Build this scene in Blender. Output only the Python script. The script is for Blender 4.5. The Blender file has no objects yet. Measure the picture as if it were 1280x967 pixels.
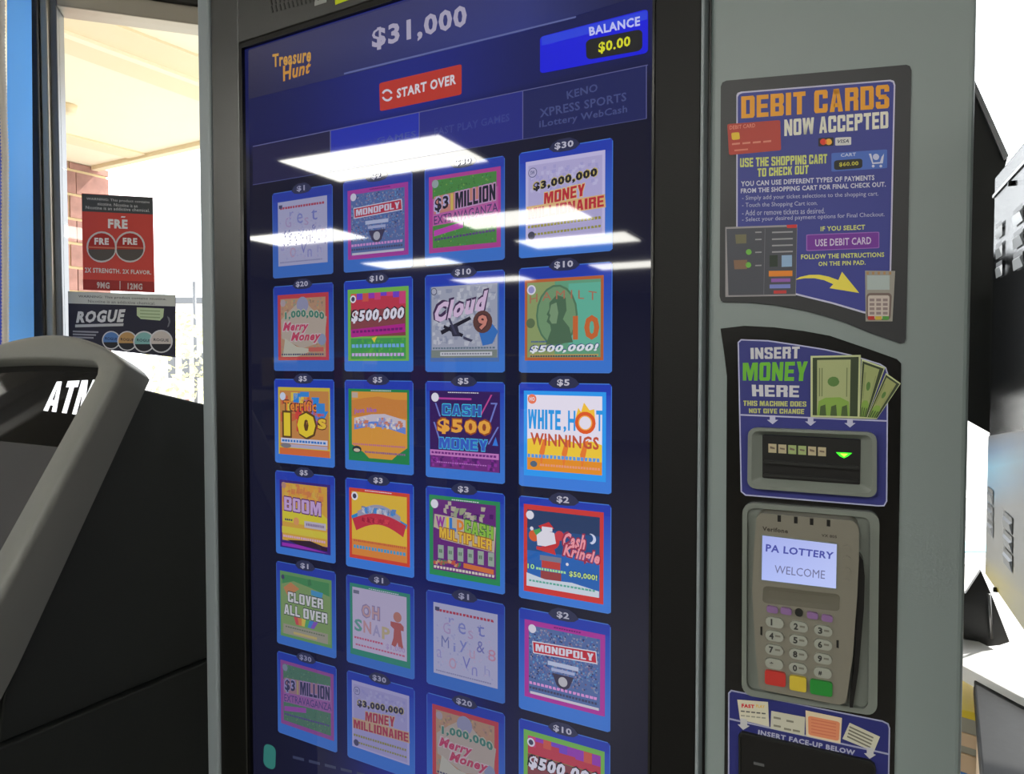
import bpy, math, random
from mathutils import Vector, Matrix
random.seed(7)
S = bpy.context.scene
PI = math.pi

# ------------------------------------------------------------------ camera
CAM = Vector((0.7824, -0.7092, 1.45))
YAW, PITCH, F = 0.516105, 0.032844, 900.0
cd = bpy.data.cameras.new('camera'); cam = bpy.data.objects.new('camera', cd)
S.collection.objects.link(cam); S.camera = cam
cam.location = CAM; cam.rotation_euler = (PI/2 - PITCH, 0, YAW)
cd.sensor_width = 36; cd.lens = F*36/1280; cd.clip_start = 0.02; cd.clip_end = 500

# ------------------------------------------------------------------ world, sun, exposure
W = bpy.data.worlds.new('World'); S.world = W; W.use_nodes = True
bg = W.node_tree.nodes['Background']; bg.inputs[0].default_value = (0.93, 0.97, 1.0, 1); bg.inputs[1].default_value = 3.6
sun = bpy.data.lights.new('sun', 'SUN'); sun.energy = 6.0; sun.angle = 0.01; sun.color = (1, .97, .9)
so = bpy.data.objects.new('sun', sun); S.collection.objects.link(so)
so.rotation_euler = (math.radians(-38), math.radians(24), 0)
S.view_settings.view_transform = 'Standard'; S.view_settings.look = 'None'
S.view_settings.exposure = 0.0; S.view_settings.gamma = 1; S.view_settings.use_curve_mapping = False
PANEL_LIGHT = 24.0          # radiance of the ceiling light diffusers

# ------------------------------------------------------------------ pixel rays and planes
RC = Matrix.Rotation(YAW, 3, 'Z') @ Matrix.Rotation(PI/2 - PITCH, 3, 'X')
def ray(px, py): return RC @ Vector(((px-640)/F, -(py-483.5)/F, -1))
class Plane:
    """a real plane in the room; at(px,py,lift) is the point of it seen at a pixel, lifted towards the room"""
    def __init__(s, o, n): s.o = Vector(o); s.n = Vector(n).normalized()
    def at(s, p, lift=0.0):
        d = ray(p[0], p[1]); o = s.o + s.n*lift
        return CAM + d*((o-CAM).dot(s.n)/d.dot(s.n))
    def shift(s, k): return Plane(s.o + s.n*k, s.n)

# ------------------------------------------------------------------ materials
def lin(c): return tuple(((v/255+.055)/1.055)**2.4 if v > 10 else v/255/12.92 for v in c)
def mat(name, rgb, rough=.5, metal=0, spec=.5, noise=None, bump=0, bscale=200, emit=0, coat=0, trans=0, amt=.15):
    m = bpy.data.materials.new(name); m.use_nodes = True
    nt = m.node_tree; b = nt.nodes['Principled BSDF']; c = lin(rgb)+(1,)
    b.inputs['Base Color'].default_value = c; b.inputs['Roughness'].default_value = rough
    b.inputs['Metallic'].default_value = metal; b.inputs['Specular IOR Level'].default_value = spec
    b.inputs['Coat Weight'].default_value = coat; b.inputs['Transmission Weight'].default_value = trans
    if emit: b.inputs['Emission Color'].default_value = c; b.inputs['Emission Strength'].default_value = emit
    tc = nt.nodes.new('ShaderNodeTexCoord')
    if noise:
        n = nt.nodes.new('ShaderNodeTexNoise'); n.inputs['Scale'].default_value = noise; n.inputs['Detail'].default_value = 5
        nt.links.new(tc.outputs['Object'], n.inputs['Vector'])
        mx = nt.nodes.new('ShaderNodeMix'); mx.data_type = 'RGBA'; mx.inputs[0].default_value = amt
        mx.blend_type = 'OVERLAY'; mx.inputs[6].default_value = c
        nt.links.new(n.outputs['Fac'], mx.inputs[7]); nt.links.new(mx.outputs[2], b.inputs['Base Color'])
    if bump:
        n2 = nt.nodes.new('ShaderNodeTexNoise'); n2.inputs['Scale'].default_value = bscale; n2.inputs['Detail'].default_value = 3
        bp = nt.nodes.new('ShaderNodeBump'); bp.inputs['Strength'].default_value = bump; bp.inputs['Distance'].default_value = .002
        nt.links.new(tc.outputs['Object'], n2.inputs['Vector'])
        nt.links.new(n2.outputs['Fac'], bp.inputs['Height']); nt.links.new(bp.outputs['Normal'], b.inputs['Normal'])
    return m
def vmat(name, rough, emit=0.0, spec=.5, base=1.0):
    """one ink for all flat print: the colour of each printed patch comes from the mesh"""
    m = bpy.data.materials.new(name); m.use_nodes = True
    nt = m.node_tree; b = nt.nodes['Principled BSDF']
    a = nt.nodes.new('ShaderNodeVertexColor'); a.layer_name = 'ink'
    b.inputs['Roughness'].default_value = rough; b.inputs['Specular IOR Level'].default_value = spec
    if base: nt.links.new(a.outputs['Color'], b.inputs['Base Color'])
    else: b.inputs['Base Color'].default_value = (.008, .008, .01, 1)
    if emit:
        nt.links.new(a.outputs['Color'], b.inputs['Emission Color']); b.inputs['Emission Strength'].default_value = emit
    return m
def cloth_mat(name, rgb):
    m = bpy.data.materials.new(name); m.use_nodes = True
    nt = m.node_tree; b = nt.nodes['Principled BSDF']; b.inputs['Base Color'].default_value = lin(rgb)+(1,); b.inputs['Roughness'].default_value = .2
    t = nt.nodes.new('ShaderNodeBsdfTranslucent'); t.inputs[0].default_value = lin(rgb)+(1,)
    x = nt.nodes.new('ShaderNodeMixShader'); x.inputs[0].default_value = .85
    nt.links.new(b.outputs[0], x.inputs[1]); nt.links.new(t.outputs[0], x.inputs[2]); nt.links.new(x.outputs[0], nt.nodes['Material Output'].inputs[0])
    return m
M = dict(
    pixels=vmat('display_pixels', .03, emit=.93, spec=.5, base=0),
    cabinet_bands=vmat('glossy_cabinet_bands', .3, spec=.4),
    print=vmat('printed_vinyl', .45, spec=.3),
    paper=vmat('poster_print', .6, spec=.2),
    frame=mat('black_powder_coat', (14, 14, 12), .3, spec=.9, bump=.1, bscale=900), frame2=mat('shaded_black_frame', (9, 9, 8), .5, spec=.25, bump=.1, bscale=900),
    bezel=mat('gloss_black_bezel', (12, 12, 12), .2),
    black=mat('matte_black_plastic', (30, 31, 30), .5, spec=.3),
    vinyl=mat('black_vinyl_panel', (38, 39, 43), .42, spec=.35),
    grey=mat('blue_grey_paint', (124, 135, 135), .42, noise=3, amt=.08, bump=.08, bscale=1200),
    trim=mat('pale_blue_grey_trim', (134, 143, 148), .35, spec=.6),
    bezelgrey=mat('grey_moulded_plastic', (112, 118, 112), .4, bump=.05, bscale=1500),
    silver=mat('silver_terminal_plastic', (124, 121, 110), .38, metal=.2, spec=.5),
    key=mat('light_grey_rubber_key', (146, 149, 140), .5),
    dark=mat('near_black', (8, 8, 9), .35),
    red=mat('red_key', (176, 44, 38), .45), yellow=mat('yellow_key', (190, 168, 50), .45),
    green=mat('green_key', (28, 124, 44), .45), purple=mat('purple_key', (126, 94, 142), .45),
    atmgrey=mat('satin_grey_plastic', (98, 99, 95), .4, spec=.5, noise=6, amt=.08, bump=.25, bscale=1800),
    atmblack=mat('textured_black_steel', (30, 33, 31), .55, spec=.35, noise=8, amt=.2, bump=.4, bscale=1500),
    glassblack=mat('black_glass', (14, 14, 15), .04, spec=.6),
    ceil=mat('ceiling_tile', (222, 222, 218), .9, noise=40, amt=.2, bump=.3, bscale=300),
    lamp=mat('light_diffuser', (255, 253, 243), .5, emit=PANEL_LIGHT),
    wall=mat('store_wall_paint', (110, 106, 98), .8, noise=2),
    floor=mat('store_floor_tile', (78, 74, 68), .35, noise=3, amt=.3),
    alum=mat('brushed_aluminium', (178, 170, 155), .35, metal=.7, bump=.1),
    darkalum=mat('dark_bronze_frame', (52, 50, 47), .4, metal=.3),
    greyalum=mat('grey_aluminium', (110, 112, 115), .35, metal=.6),
    blue=mat('blue_gloss_plastic', (70, 140, 225), .18, noise=2, amt=.2, coat=.5), bluefilm=cloth_mat('translucent_blue_film', (165, 212, 255)),
    deepblue=mat('deep_blue_plastic', (30, 60, 190), .3),
    cord=mat('beige_cord', (205, 196, 185), .5),
    soffit=mat('cream_soffit', (252, 240, 212), .8, noise=3, amt=.06),
    soffit2=mat('tan_soffit_band', (242, 224, 188), .8, noise=3, amt=.06),
    brick=mat('red_split_brick', (158, 118, 108), .85, noise=12, amt=.5, bump=.5, bscale=80),
    mortar=mat('pale_mortar', (226, 205, 160), .9),
    asphalt=mat('pale_asphalt', (190, 188, 184), .9, noise=4, amt=.2),
    leaf=mat('yellow_green_leaf', (225, 222, 170), .7, noise=20, amt=.5),
    far=mat('pale_far_wall', (220, 216, 214), .8), carblue=mat('pale_blue_car_paint', (130, 205, 225), .3, coat=.5),
    boxblack=mat('black_textured_steel', (16, 17, 19), .12, spec=.5, noise=300, amt=.5, bump=.05, bscale=900),
    whitepaint=mat('white_paint', (240, 240, 238), .4), yellowpaint=mat('yellow_plastic', (240, 215, 60), .45),
    granite=mat('dark_stone_counter', (16, 17, 19), .5, spec=.15, noise=90, amt=.9),
    beige=mat('beige_board', (225, 200, 170), .6), steel=mat('steel', (150, 150, 150), .3, metal=.9),
    goods=vmat('goods_print', .5, spec=.3),
)
def glass_mat():
    m = bpy.data.materials.new('window_glass'); m.use_nodes = True
    nt = m.node_tree; nt.nodes.clear()
    o = nt.nodes.new('ShaderNodeOutputMaterial'); t = nt.nodes.new('ShaderNodeBsdfTransparent')
    g = nt.nodes.new('ShaderNodeBsdfGlossy'); g.inputs['Roughness'].default_value = .02
    f = nt.nodes.new('ShaderNodeFresnel'); f.inputs[0].default_value = 1.45
    x = nt.nodes.new('ShaderNodeMixShader')
    ge = nt.nodes.new('ShaderNodeNewGeometry'); mm = nt.nodes.new('ShaderNodeMath'); mm.operation = 'SUBTRACT'; mm.inputs[0].default_value = 1
    nt.links.new(ge.outputs['Backfacing'], mm.inputs[1]); mu = nt.nodes.new('ShaderNodeMath'); mu.operation = 'MULTIPLY'
    nt.links.new(mm.outputs[0], mu.inputs[0]); nt.links.new(f.outputs[0], mu.inputs[1])
    nt.links.new(mu.outputs[0], x.inputs[0]); nt.links.new(t.outputs[0], x.inputs[1]); nt.links.new(g.outputs[0], x.inputs[2])
    nt.links.new(x.outputs[0], o.inputs[0]); return m
M['glass'] = glass_mat()

# ------------------------------------------------------------------ mesh building
_glyphs = {}
def glyph(s, bold=0.0, shear=0.0):
    k = (s, bold, shear)
    if k in _glyphs: return _glyphs[k]
    c = bpy.data.curves.new('t', 'FONT'); c.body = s; c.resolution_u = 2; c.offset = bold; c.shear = shear
    c.space_character = 1 + bold*3.2
    o = bpy.data.objects.new('t', c); S.collection.objects.link(o)
    bpy.context.view_layer.update()
    me = o.to_mesh()
    vs = [(v.co.x, v.co.y) for v in me.vertices]; fs = [tuple(p.vertices) for p in me.polygons]
    o.to_mesh_clear(); bpy.data.objects.remove(o); bpy.data.curves.remove(c)
    x0 = min(v[0] for v in vs); x1 = max(v[0] for v in vs); y0 = min(v[1] for v in vs); y1 = max(v[1] for v in vs)
    vs = [((x-x0)/(x1-x0), 1-(y-y0)/(y1-y0)) for x, y in vs]
    _glyphs[k] = (vs, fs); return _glyphs[k]

A_, B_, H_ = .36, .2, .1
def _q(x0, y0, x1, y1): return [(x0, y0), (x1, y0), (x1, y1), (x0, y1)]
_LS = [(0, H_), (H_, 0), (A_, 0), (A_, 1), (H_, 1), (0, 1-H_)]; _RS = [(1-x, y) for x, y in _LS][::-1]
_ST = _q(0, 0, A_, 1)
_RU = [(1-A_, 0), (1-H_, 0), (1, H_), (1, .52-H_), (1-H_, .54), (1-A_, .54)]
BLOCK = {
 'A': [[(.3, 0), (.7, 0), (.7, .22), (.3, .22)], [(.3, 0), (.52, .1), (.36, 1), (0, 1)], [(.48, .1), (.7, 0), (1, 1), (.64, 1)], _q(.3, .62, .7, .8)],
 'B': [_ST, _q(A_, 0, 1-A_, B_), _q(A_, .42, 1-A_, .58), _q(A_, 1-B_, 1-A_, 1), [(1-A_, 0), (1-H_, 0), (1, H_), (1, .4), (.9, .5), (1-A_, .5)], [(1-A_, .5), (.9, .5), (1, .6), (1, 1-H_), (1-H_, 1), (1-A_, 1)]],
 'C': [_LS, _q(A_, 0, 1-A_, B_), _q(A_, 1-B_, 1-A_, 1), [(1-A_, 0), (1-H_, 0), (1, H_), (1, .38), (1-A_, .38)], [(1-A_, .62), (1, .62), (1, 1-H_), (1-H_, 1), (1-A_, 1)]],
 'D': [_ST, _RS, _q(A_, 0, 1-A_, B_*.9), _q(A_, 1-B_*.9, 1-A_, 1)],
 'E': [_ST, _q(A_, 0, 1, B_), _q(A_, .41, .92, .6), _q(A_, 1-B_, 1, 1)],
 'F': [_ST, _q(A_, 0, 1, B_), _q(A_, .42, .9, .62)],
 'G': [_LS, _q(A_, 0, 1-A_, B_), _q(A_, 1-B_, 1-A_, 1), [(1-A_, 0), (1-H_, 0), (1, H_), (1, .36), (1-A_, .36)], _q(1-A_, .48, 1, 1), _q(.52, .48, 1-A_, .64)],
 'H': [_ST, _q(1-A_, 0, 1, 1), _q(A_, .4, 1-A_, .6)], 'I': [_q(0, 0, 1, 1)],
 'K': [_ST, [(A_, .4), (.62, 0), (1, 0), (.6, .5), (A_, .66)], [(.4, .45), (.66, .4), (1, 1), (.62, 1)]], 'L': [_ST, _q(A_, 1-B_, 1, 1)],
 'M': [_q(0, 0, .24, 1), _q(.76, 0, 1, 1), [(.24, 0), (.36, 0), (.5, .45), (.5, 1), (.4, 1), (.24, .35)], [(.76, 0), (.64, 0), (.5, .45), (.5, 1), (.6, 1), (.76, .35)]],
 'N': [_q(0, 0, .33, 1), _q(.67, 0, 1, 1), [(.33, 0), (.67, .5), (.67, 1), (.33, .5)]],
 'O': [_LS, _RS, _q(A_, 0, 1-A_, B_*.9), _q(A_, 1-B_*.9, 1-A_, 1)],
 'P': [_ST, _RU, _q(A_, 0, 1-A_, B_), _q(A_, .38, 1-A_, .58)], 'R': [_ST, _RU, _q(A_, 0, 1-A_, B_), _q(A_, .4, 1-A_, .58), [(.55, .5), (.94, .5), (1, .6), (1, 1), (1-A_, 1), (1-A_, .58)]],
 'S': [[(0, H_), (H_, 0), (A_, 0), (A_, .5), (.12, .5), (0, .4)], [(1-A_, .5), (.88, .5), (1, .6), (1, 1-H_), (1-H_, 1), (1-A_, 1)], _q(A_, 0, 1-A_, B_*.85), _q(.2, .41, .8, .6), _q(A_, 1-B_*.85, 1-A_, 1), [(1-A_, 0), (1-H_, 0), (1, H_), (1, .3), (1-A_, .3)], [(0, .7), (A_, .7), (A_, 1), (H_, 1), (0, 1-H_)]],
 'T': [_q(0, 0, 1, B_), _q(.3, B_, .7, 1)], 'U': [[(0, 0), (A_, 0), (A_, 1), (H_, 1), (0, 1-H_)], [(1-A_, 0), (1, 0), (1, 1-H_), (1-H_, 1), (1-A_, 1)], _q(A_, 1-B_, 1-A_, 1)],
 'V': [[(0, 0), (.38, 0), (.56, 1), (.32, 1)], [(.62, 0), (1, 0), (.68, 1), (.44, 1)]], 'Y': [[(0, 0), (.36, 0), (.6, .55), (.3, .6)], [(.64, 0), (1, 0), (.7, .6), (.4, .55)], _q(.3, .55, .7, 1)],
 'W': [[(0, 0), (.25, 0), (.33, 1), (.12, 1)], [(.12, 1), (.33, 1), (.6, 0), (.4, 0)], [(.4, 0), (.6, 0), (.88, 1), (.67, 1)], [(.67, 1), (.88, 1), (1, 0), (.75, 0)]],
}
def blockword(st):
    wd = {'I': .4, 'M': 1.35, 'W': 1.45, 'T': .92, 'L': .85, ' ': .5, 'E': .88, 'F': .85}
    x = 0; out = []
    for ch in st:
        w = wd.get(ch, 1)
        for k, p in enumerate(BLOCK.get(ch, [])): out.append([(x+a*w, b) for a, b in p])
        x += w+(.15 if ch != ' ' else 0)
    x -= .15
    return [[(a/x, b) for a, b in p] for p in out]
class MB:
    def __init__(s): s.v = []; s.f = []; s.c = []; s.m = []; s.mats = []; s.smooth = []
    def mi(s, m):
        if m not in s.mats: s.mats.append(m)
        return s.mats.index(m)
    def add(s, vs, fs, m, col=(255, 255, 255), cols=None, smooth=False):
        n = len(s.v); s.v += [Vector(v) for v in vs]; k = s.mi(m); c = lin(col)
        for f in fs:
            s.f.append(tuple(i+n for i in f)); s.m.append(k); s.smooth.append(smooth)
            s.c.append([lin(cols[i]) for i in f] if cols else [c]*len(f))
    def box(s, a, b, m, col=(255, 255, 255), R=None, o=(0, 0, 0)):
        x0, y0, z0 = a; x1, y1, z1 = b
        vs = [(x0,y0,z0),(x1,y0,z0),(x1,y1,z0),(x0,y1,z0),(x0,y0,z1),(x1,y0,z1),(x1,y1,z1),(x0,y1,z1)]
        if R: vs = [R @ Vector(v) + Vector(o) for v in vs]
        s.add(vs, [(0,3,2,1),(4,5,6,7),(0,1,5,4),(1,2,6,5),(2,3,7,6),(3,0,4,7)], m, col)
    def tube(s, pts, r, m, n=8, cap=True):
        pts = [Vector(p) for p in pts]; N = len(s.v); rs = r if isinstance(r, list) else [r]*len(pts)
        vs = []
        for i, p in enumerate(pts):
            d = (pts[min(i+1, len(pts)-1)]-pts[max(i-1, 0)]).normalized()
            a = d.cross(Vector((0, 0, 1)) if abs(d.z) < .9 else Vector((1, 0, 0))).normalized(); b = d.cross(a)
            for k in range(n): vs.append(p + (a*math.cos(2*PI*k/n)+b*math.sin(2*PI*k/n))*rs[i])
        fs = [(i*n+k, i*n+(k+1) % n, (i+1)*n+(k+1) % n, (i+1)*n+k) for i in range(len(pts)-1) for k in range(n)]
        if cap: fs += [tuple(range(n))[::-1], tuple((len(pts)-1)*n+k for k in range(n))]
        s.add(vs, fs, m, smooth=True)
    def slab(s, pl, px, m, front, back, col=(255, 255, 255), side=None):
        """a solid plate: px outline lies on the plane lifted by front, and goes back to lift=back"""
        q = pl.shift(front); F_ = [q.at(p) for p in px]; B = [v - pl.n*(front-back) for v in F_]; n = len(px)
        s.add(F_, [tuple(range(n))], m, col)
        s.add(F_+B, [(i, i+n, (i+1) % n+n, (i+1) % n) for i in range(n)], side or m, col)
        s.add(B, [tuple(range(n))[::-1]], side or m, col)
    def ring(s, pl, outer, inner, m, front, inner_lift, back, col=(255, 255, 255)):
        """a frame: outer and inner px outlines with equal counts; inner edge sits at inner_lift; outside walls go to back"""
        n = len(outer); O = [pl.shift(front).at(p) for p in outer]; I = [pl.shift(front).at(p) for p in inner]
        I = [v - pl.n*(front-inner_lift) for v in I] if inner_lift != front else I
        B = [v - pl.n*(front-back) for v in O]; K = [v - pl.n*(inner_lift-back) for v in I]
        j = lambda i: (i+1) % n
        s.add(O+I, [(i, j(i), j(i)+n, i+n) for i in range(n)], m, col)
        s.add(O+B, [(i, i+n, j(i)+n, j(i)) for i in range(n)], m, col)
        s.add(I+K, [(i, j(i), j(i)+n, i+n) for i in range(n)], m, col)
    # flat print
    def poly(s, at, pts, col, m, cols=None): s.add([at(p) for p in pts], [tuple(range(len(pts)))], m, col, cols)
    def text(s, at, string, q, col, m, bold=.02, shear=0.0, arc=0.0):
        vs, fs = glyph(string, bold, shear); TL, TR, BR, BL = q; out = []
        for u, v in vs:
            v2 = v - arc*(1-(2*u-1)**2)
            x = (TL[0]*(1-u)+TR[0]*u)*(1-v2)+(BL[0]*(1-u)+BR[0]*u)*v2
            y = (TL[1]*(1-u)+TR[1]*u)*(1-v2)+(BL[1]*(1-u)+BR[1]*u)*v2
            out.append(at((x, y)))
        s.add(out, fs, m, col)
    def block(s, at, st, q, col, m):
        g = lambda u, v: L(L(q[0], q[1], u), L(q[3], q[2], u), v)
        for k, p in enumerate(blockword(st)): s.add([at(g(u, v)) for u, v in p], [tuple(range(len(p)))], m, col)
    def build(s, name, parent=None, bevel=0, seg=2, sub=0, kind=None, label=None, autosmooth=False):
        me = bpy.data.meshes.new(name); o = bpy.data.objects.new(name, me)
        off = parent_world(parent) if parent else Vector((0, 0, 0))
        me.from_pydata([v-off for v in s.v], [], s.f)
        for m in s.mats: me.materials.append(m)
        me.polygons.foreach_set('material_index', s.m); me.polygons.foreach_set('use_smooth', s.smooth)
        ca = me.color_attributes.new('ink', 'FLOAT_COLOR', 'CORNER')
        flat = []
        for f in s.c:
            for c in f: flat += [c[0], c[1], c[2], 1]
        ca.data.foreach_set('color', flat)
        S.collection.objects.link(o)
        if parent: o.parent = parent
        if bevel:
            b = o.modifiers.new('b', 'BEVEL'); b.width = bevel; b.segments = seg; b.limit_method = 'ANGLE'; b.angle_limit = .6
        if kind: o['kind'] = kind
        if label: o['label'] = label
        return o
def parent_world(p):
    v = Vector((0, 0, 0))
    while p: v = v + p.location; p = p.parent
    return v
def thing(name, loc, label, cat, group=None):
    o = bpy.data.objects.new(name, None); S.collection.objects.link(o); o.location = loc; o.empty_display_size = .05
    o['label'] = label; o['category'] = cat
    if group: o['group'] = group
    return o
def tag(o, label, cat, group=None):
    o['label'] = label; o['category'] = cat
    if group: o['group'] = group
    return o
def L(a, b, t): return tuple(a[i]+(b[i]-a[i])*t for i in range(len(a)))
def rr(q, r=.08, n=4, asp=1.0):
    """rounded outline of a quad given as TL,TR,BR,BL; r is a fraction of the width"""
    TL, TR, BR, BL = q; out = []
    def bil(u, v): return L(L(TL, TR, u), L(BL, BR, u), v)
    ry = r*asp
    for cx, cy, a0 in ((1-r, ry, -90), (1-r, 1-ry, 0), (r, 1-ry, 90), (r, ry, 180)):
        for k in range(n+1):
            a = math.radians(a0+90*k/n); out.append(bil(cx+r*math.cos(a), cy+ry*math.sin(a)))
    return out
def qd(x0, y0, x1, y1, x2, y2, x3, y3): return [(x0, y0), (x1, y1), (x2, y2), (x3, y3)]

# ================================================================== STRUCTURE
DOWN = -0.06                                   # the building's rows of lights run 3.5 degrees off the machines
CEIL = 2.75
# window wall runs diagonally behind the two machines
WD = Vector((.669, .743, 0)).normalized(); WN = Vector((.743, -.669, 0)).normalized()   # WN points into the room
WP = Plane((-.987, .422, 1.4), WN)
wdist = lambda p: WD.dot(p - WP.o)             # distance along the wall
def wpt(t, z, lift=0): return Vector((WP.o.x, WP.o.y, 0)) + WD*t + WN*lift + Vector((0, 0, z))

def flat(name, pts, m, z0, z1, kind='structure'):
    b = MB(); n = len(pts)
    T = [(x, y, z1) for x, y in pts]; B = [(x, y, z0) for x, y in pts]
    b.add(T+B, [tuple(range(n)), tuple(range(n, 2*n))[::-1]]+[(i, i+n, (i+1) % n+n, (i+1) % n) for i in range(n)], m)
    return b.build(name, kind=kind)
TW = 2.26; e0 = wpt(-1.25, 0); e1 = wpt(TW, 0); WY = e1.y
room = [(e0.x, e0.y), (-8, e0.y), (-8, -12), (5, -12), (5, WY), (e1.x, WY)]
flat('floor', room, M['floor'], -.1, 0)
flat('ceiling', room, M['ceil'], CEIL, CEIL+.06)
def wallbox(name, a, b, m=M['wall'], z0=0, z1=CEIL, th=.12):
    a = Vector((a[0], a[1], 0)); b = Vector((b[0], b[1], 0)); d = (b-a).normalized(); n = Vector((-d.y, d.x, 0))*th
    q = MB(); P = [a, b, b+n, a+n]
    q.add([p+Vector((0, 0, z0)) for p in P]+[p+Vector((0, 0, z1)) for p in P],
          [(0,3,2,1),(4,5,6,7),(0,1,5,4),(1,2,6,5),(2,3,7,6),(3,0,4,7)], m)
    return q.build(name, kind='structure')
wallbox('wall_back', (5, -12), (-8, -12)); wallbox('wall_left', (-8, -12), (-8, e0.y)); wallbox('wall_front', (-8, e0.y), (e0.x, e0.y))
wallbox('wall_right', (5, WY), (5, -12))

# ---- the window behind the machines: frame members found from where they are seen
def wt(px, y=300): return wdist(WP.at((px, y)))
def wz(px, y): return WP.at((px, y)).z
tL0, tL1, tL2, tL3 = wt(38), wt(60), wt(70), wt(79)
zt = wz(165, 18)
def wbar(b, t0, t1, z0, z1, m, l0=-.05, l1=.03):
    P = [wpt(t0, z0, l0), wpt(t1, z0, l0), wpt(t1, z0, l1), wpt(t0, z0, l1)]
    P += [p+Vector((0, 0, z1-z0)) for p in P]
    b.add(P, [(0,1,2,3),(4,7,6,5),(0,4,5,1),(1,5,6,2),(2,6,7,3),(3,7,4,0)], m)
win = bpy.data.objects.new('window_1', None); S.collection.objects.link(win); win.location = wpt(tL0, 0); win['kind'] = 'structure'
b = MB(); wbar(b, tL0, tL1, 0, CEIL, M['darkalum'], -.06, .05); b.build('mullion', win, bevel=.003)
b = MB(); wbar(b, tL1, tL2, 0, zt+.03, M['alum'], -.05, .035); b.build('glazing_bead', win, bevel=.003, label='bright aluminium glazing bead')
b = MB(); wbar(b, tL2, tL3, 0, zt+.03, M['greyalum'], -.05, .018); b.build('stop', win, bevel=.002)
TW1 = TW-.06                                  # right end of this pane
b = MB(); wbar(b, tL3, TW1, zt-.012, zt+.035, M['alum'], -.05, .02); b.build('head_bead', win, bevel=.003)
b = MB(); wbar(b, tL1, TW1, zt+.035, zt+.075, M['darkalum'], -.05, .03); b.build('head_gasket', win, bevel=.002)
b = MB(); wbar(b, tL1, TW1, zt+.075, zt+.13, M['alum'], -.05, .045); b.build('head_rail', win, bevel=.003)
b = MB(); wbar(b, tL1, TW, zt+.13, CEIL, M['darkalum'], -.06, .05); b.build('head_panel', win, bevel=.003)
b = MB(); wbar(b, tL3, TW1, 0, .12, M['darkalum'], -.06, .03); b.build('sill_rail', win, bevel=.003)
b = MB(); wbar(b, TW1, TW1+.06, 0, zt+.13, M['darkalum'], -.06, .05); b.build('mullion', win, bevel=.003)
b = MB(); wbar(b, tL3, TW1, .12, zt-.012, M['glass'], -.004, .002); b.build('pane', win)
win2 = bpy.data.objects.new('window_2', None); S.collection.objects.link(win2); win2.location = (e1.x, WY, 0); win2['kind'] = 'structure'
b = MB(); b.box((e1.x+.03, WY+.01, .12), (4.94, WY+.016, CEIL-.04), M['glass']); b.build('pane', win2)
b = MB(); b.box((e1.x+.03, WY-.03, 0), (4.94, WY+.06, .12), M['darkalum']); b.build('sill_rail', win2)
b = MB(); b.box((e1.x+.03, WY-.03, CEIL-.04), (4.94, WY+.06, CEIL), M['whitepaint']); b.build('head_rail', win2)
for x in (4.94, 2.6): b = MB(); b.box((x, WY-.03, .12), (x+.06, WY+.06, CEIL-.04), M['darkalum']); b.build('mullion', win2)
b = MB(); wbar(b, -1.25, tL0, zt+.3, CEIL, M['wall'], -.06, .05); wbar(b, -1.25, tL0, 0, .9, M['wall'], -.06, .05); b.build('wall_window', kind='structure')
win3 = bpy.data.objects.new('window_3', None); S.collection.objects.link(win3); win3.location = wpt(-1.25, .9); win3['kind'] = 'structure'
b = MB(); wbar(b, -1.2, tL0, .9, zt+.3, M['glass'], -.004, .002); b.build('pane', win3)
b = MB(); wbar(b, -1.25, -1.2, .9, zt+.3, M['darkalum'], -.06, .05); b.build('mullion', win3)

# ================================================================== OUTSIDE
b = MB(); b.box((-60, -30, -.16), (60, 90, -.1), M['asphalt']); b.build('ground', kind='structure')
# canopy over the forecourt: its edge beam runs parallel to the machines' fronts
SZ = 3.0
SP = Plane((0, 0, SZ), (0, 0, -1))
E1, E2 = SP.at((115, 210)), SP.at((253, 172))
ey = (E1.y+E2.y)/2
can = thing('canopy', (-4, 1.5, SZ), 'cream canopy soffit seen through the tall window', 'canopy')
b = MB()
cpts = [(-14, e0.y+.2), (e0.x-.1, e0.y+.2), (e1.x-.1, WY+.2), (e1.x, ey), (-14, ey)]
n = len(cpts)
b.add([(x, y, SZ) for x, y in cpts]+[(x, y, SZ+.3) for x, y in cpts], [tuple(range(n))[::-1], tuple(range(n, 2*n))]+[(i, (i+1) % n, (i+1) % n+n, i+n) for i in range(n)], M['soffit'])
b.build('soffit', can)
for (pa, pb, wid, m) in (((83, 37), (252, 100), .05, 'soffit'), ((83, 50), (252, 113), .26, 'soffit2'), ((85, 22), (252, 84), .26, 'soffit2'), ((85, 172), (180, 196), .2, 'soffit2')):
    A, B = SP.at(pa), SP.at(pb); d = (B-A).normalized(); nn = Vector((-d.y, d.x, 0))*wid/2
    A2 = A - d*1.0; B2 = A + d*max(.3, min(6, (ey-A.y)/max(d.y, .05)))
    q = MB(); zz = .012 if m == 'soffit2' else .03
    P = [A2-nn, A2+nn, B2+nn, B2-nn]
    q.add([p for p in P]+[p-Vector((0, 0, zz)) for p in P], [(0,1,2,3),(4,7,6,5),(0,4,5,1),(1,5,6,2),(2,6,7,3),(3,7,4,0)], M[m]); q.build('soffit_strip', can)
b = MB(); b.box((-14, ey, SZ-.03), (e1.x, ey+.06, SZ+.35), M['soffit2']); b.build('edge_beam', can, bevel=.004)
b = MB(); p = SP.at((85, 131)); b.tube([(p.x, p.y, SZ-.002), (p.x, p.y, SZ-.05)], [.05, .04], M['soffit2'], 20)
tag(b.build('canopy_light'), 'small round light under the cream canopy', 'light')

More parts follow.
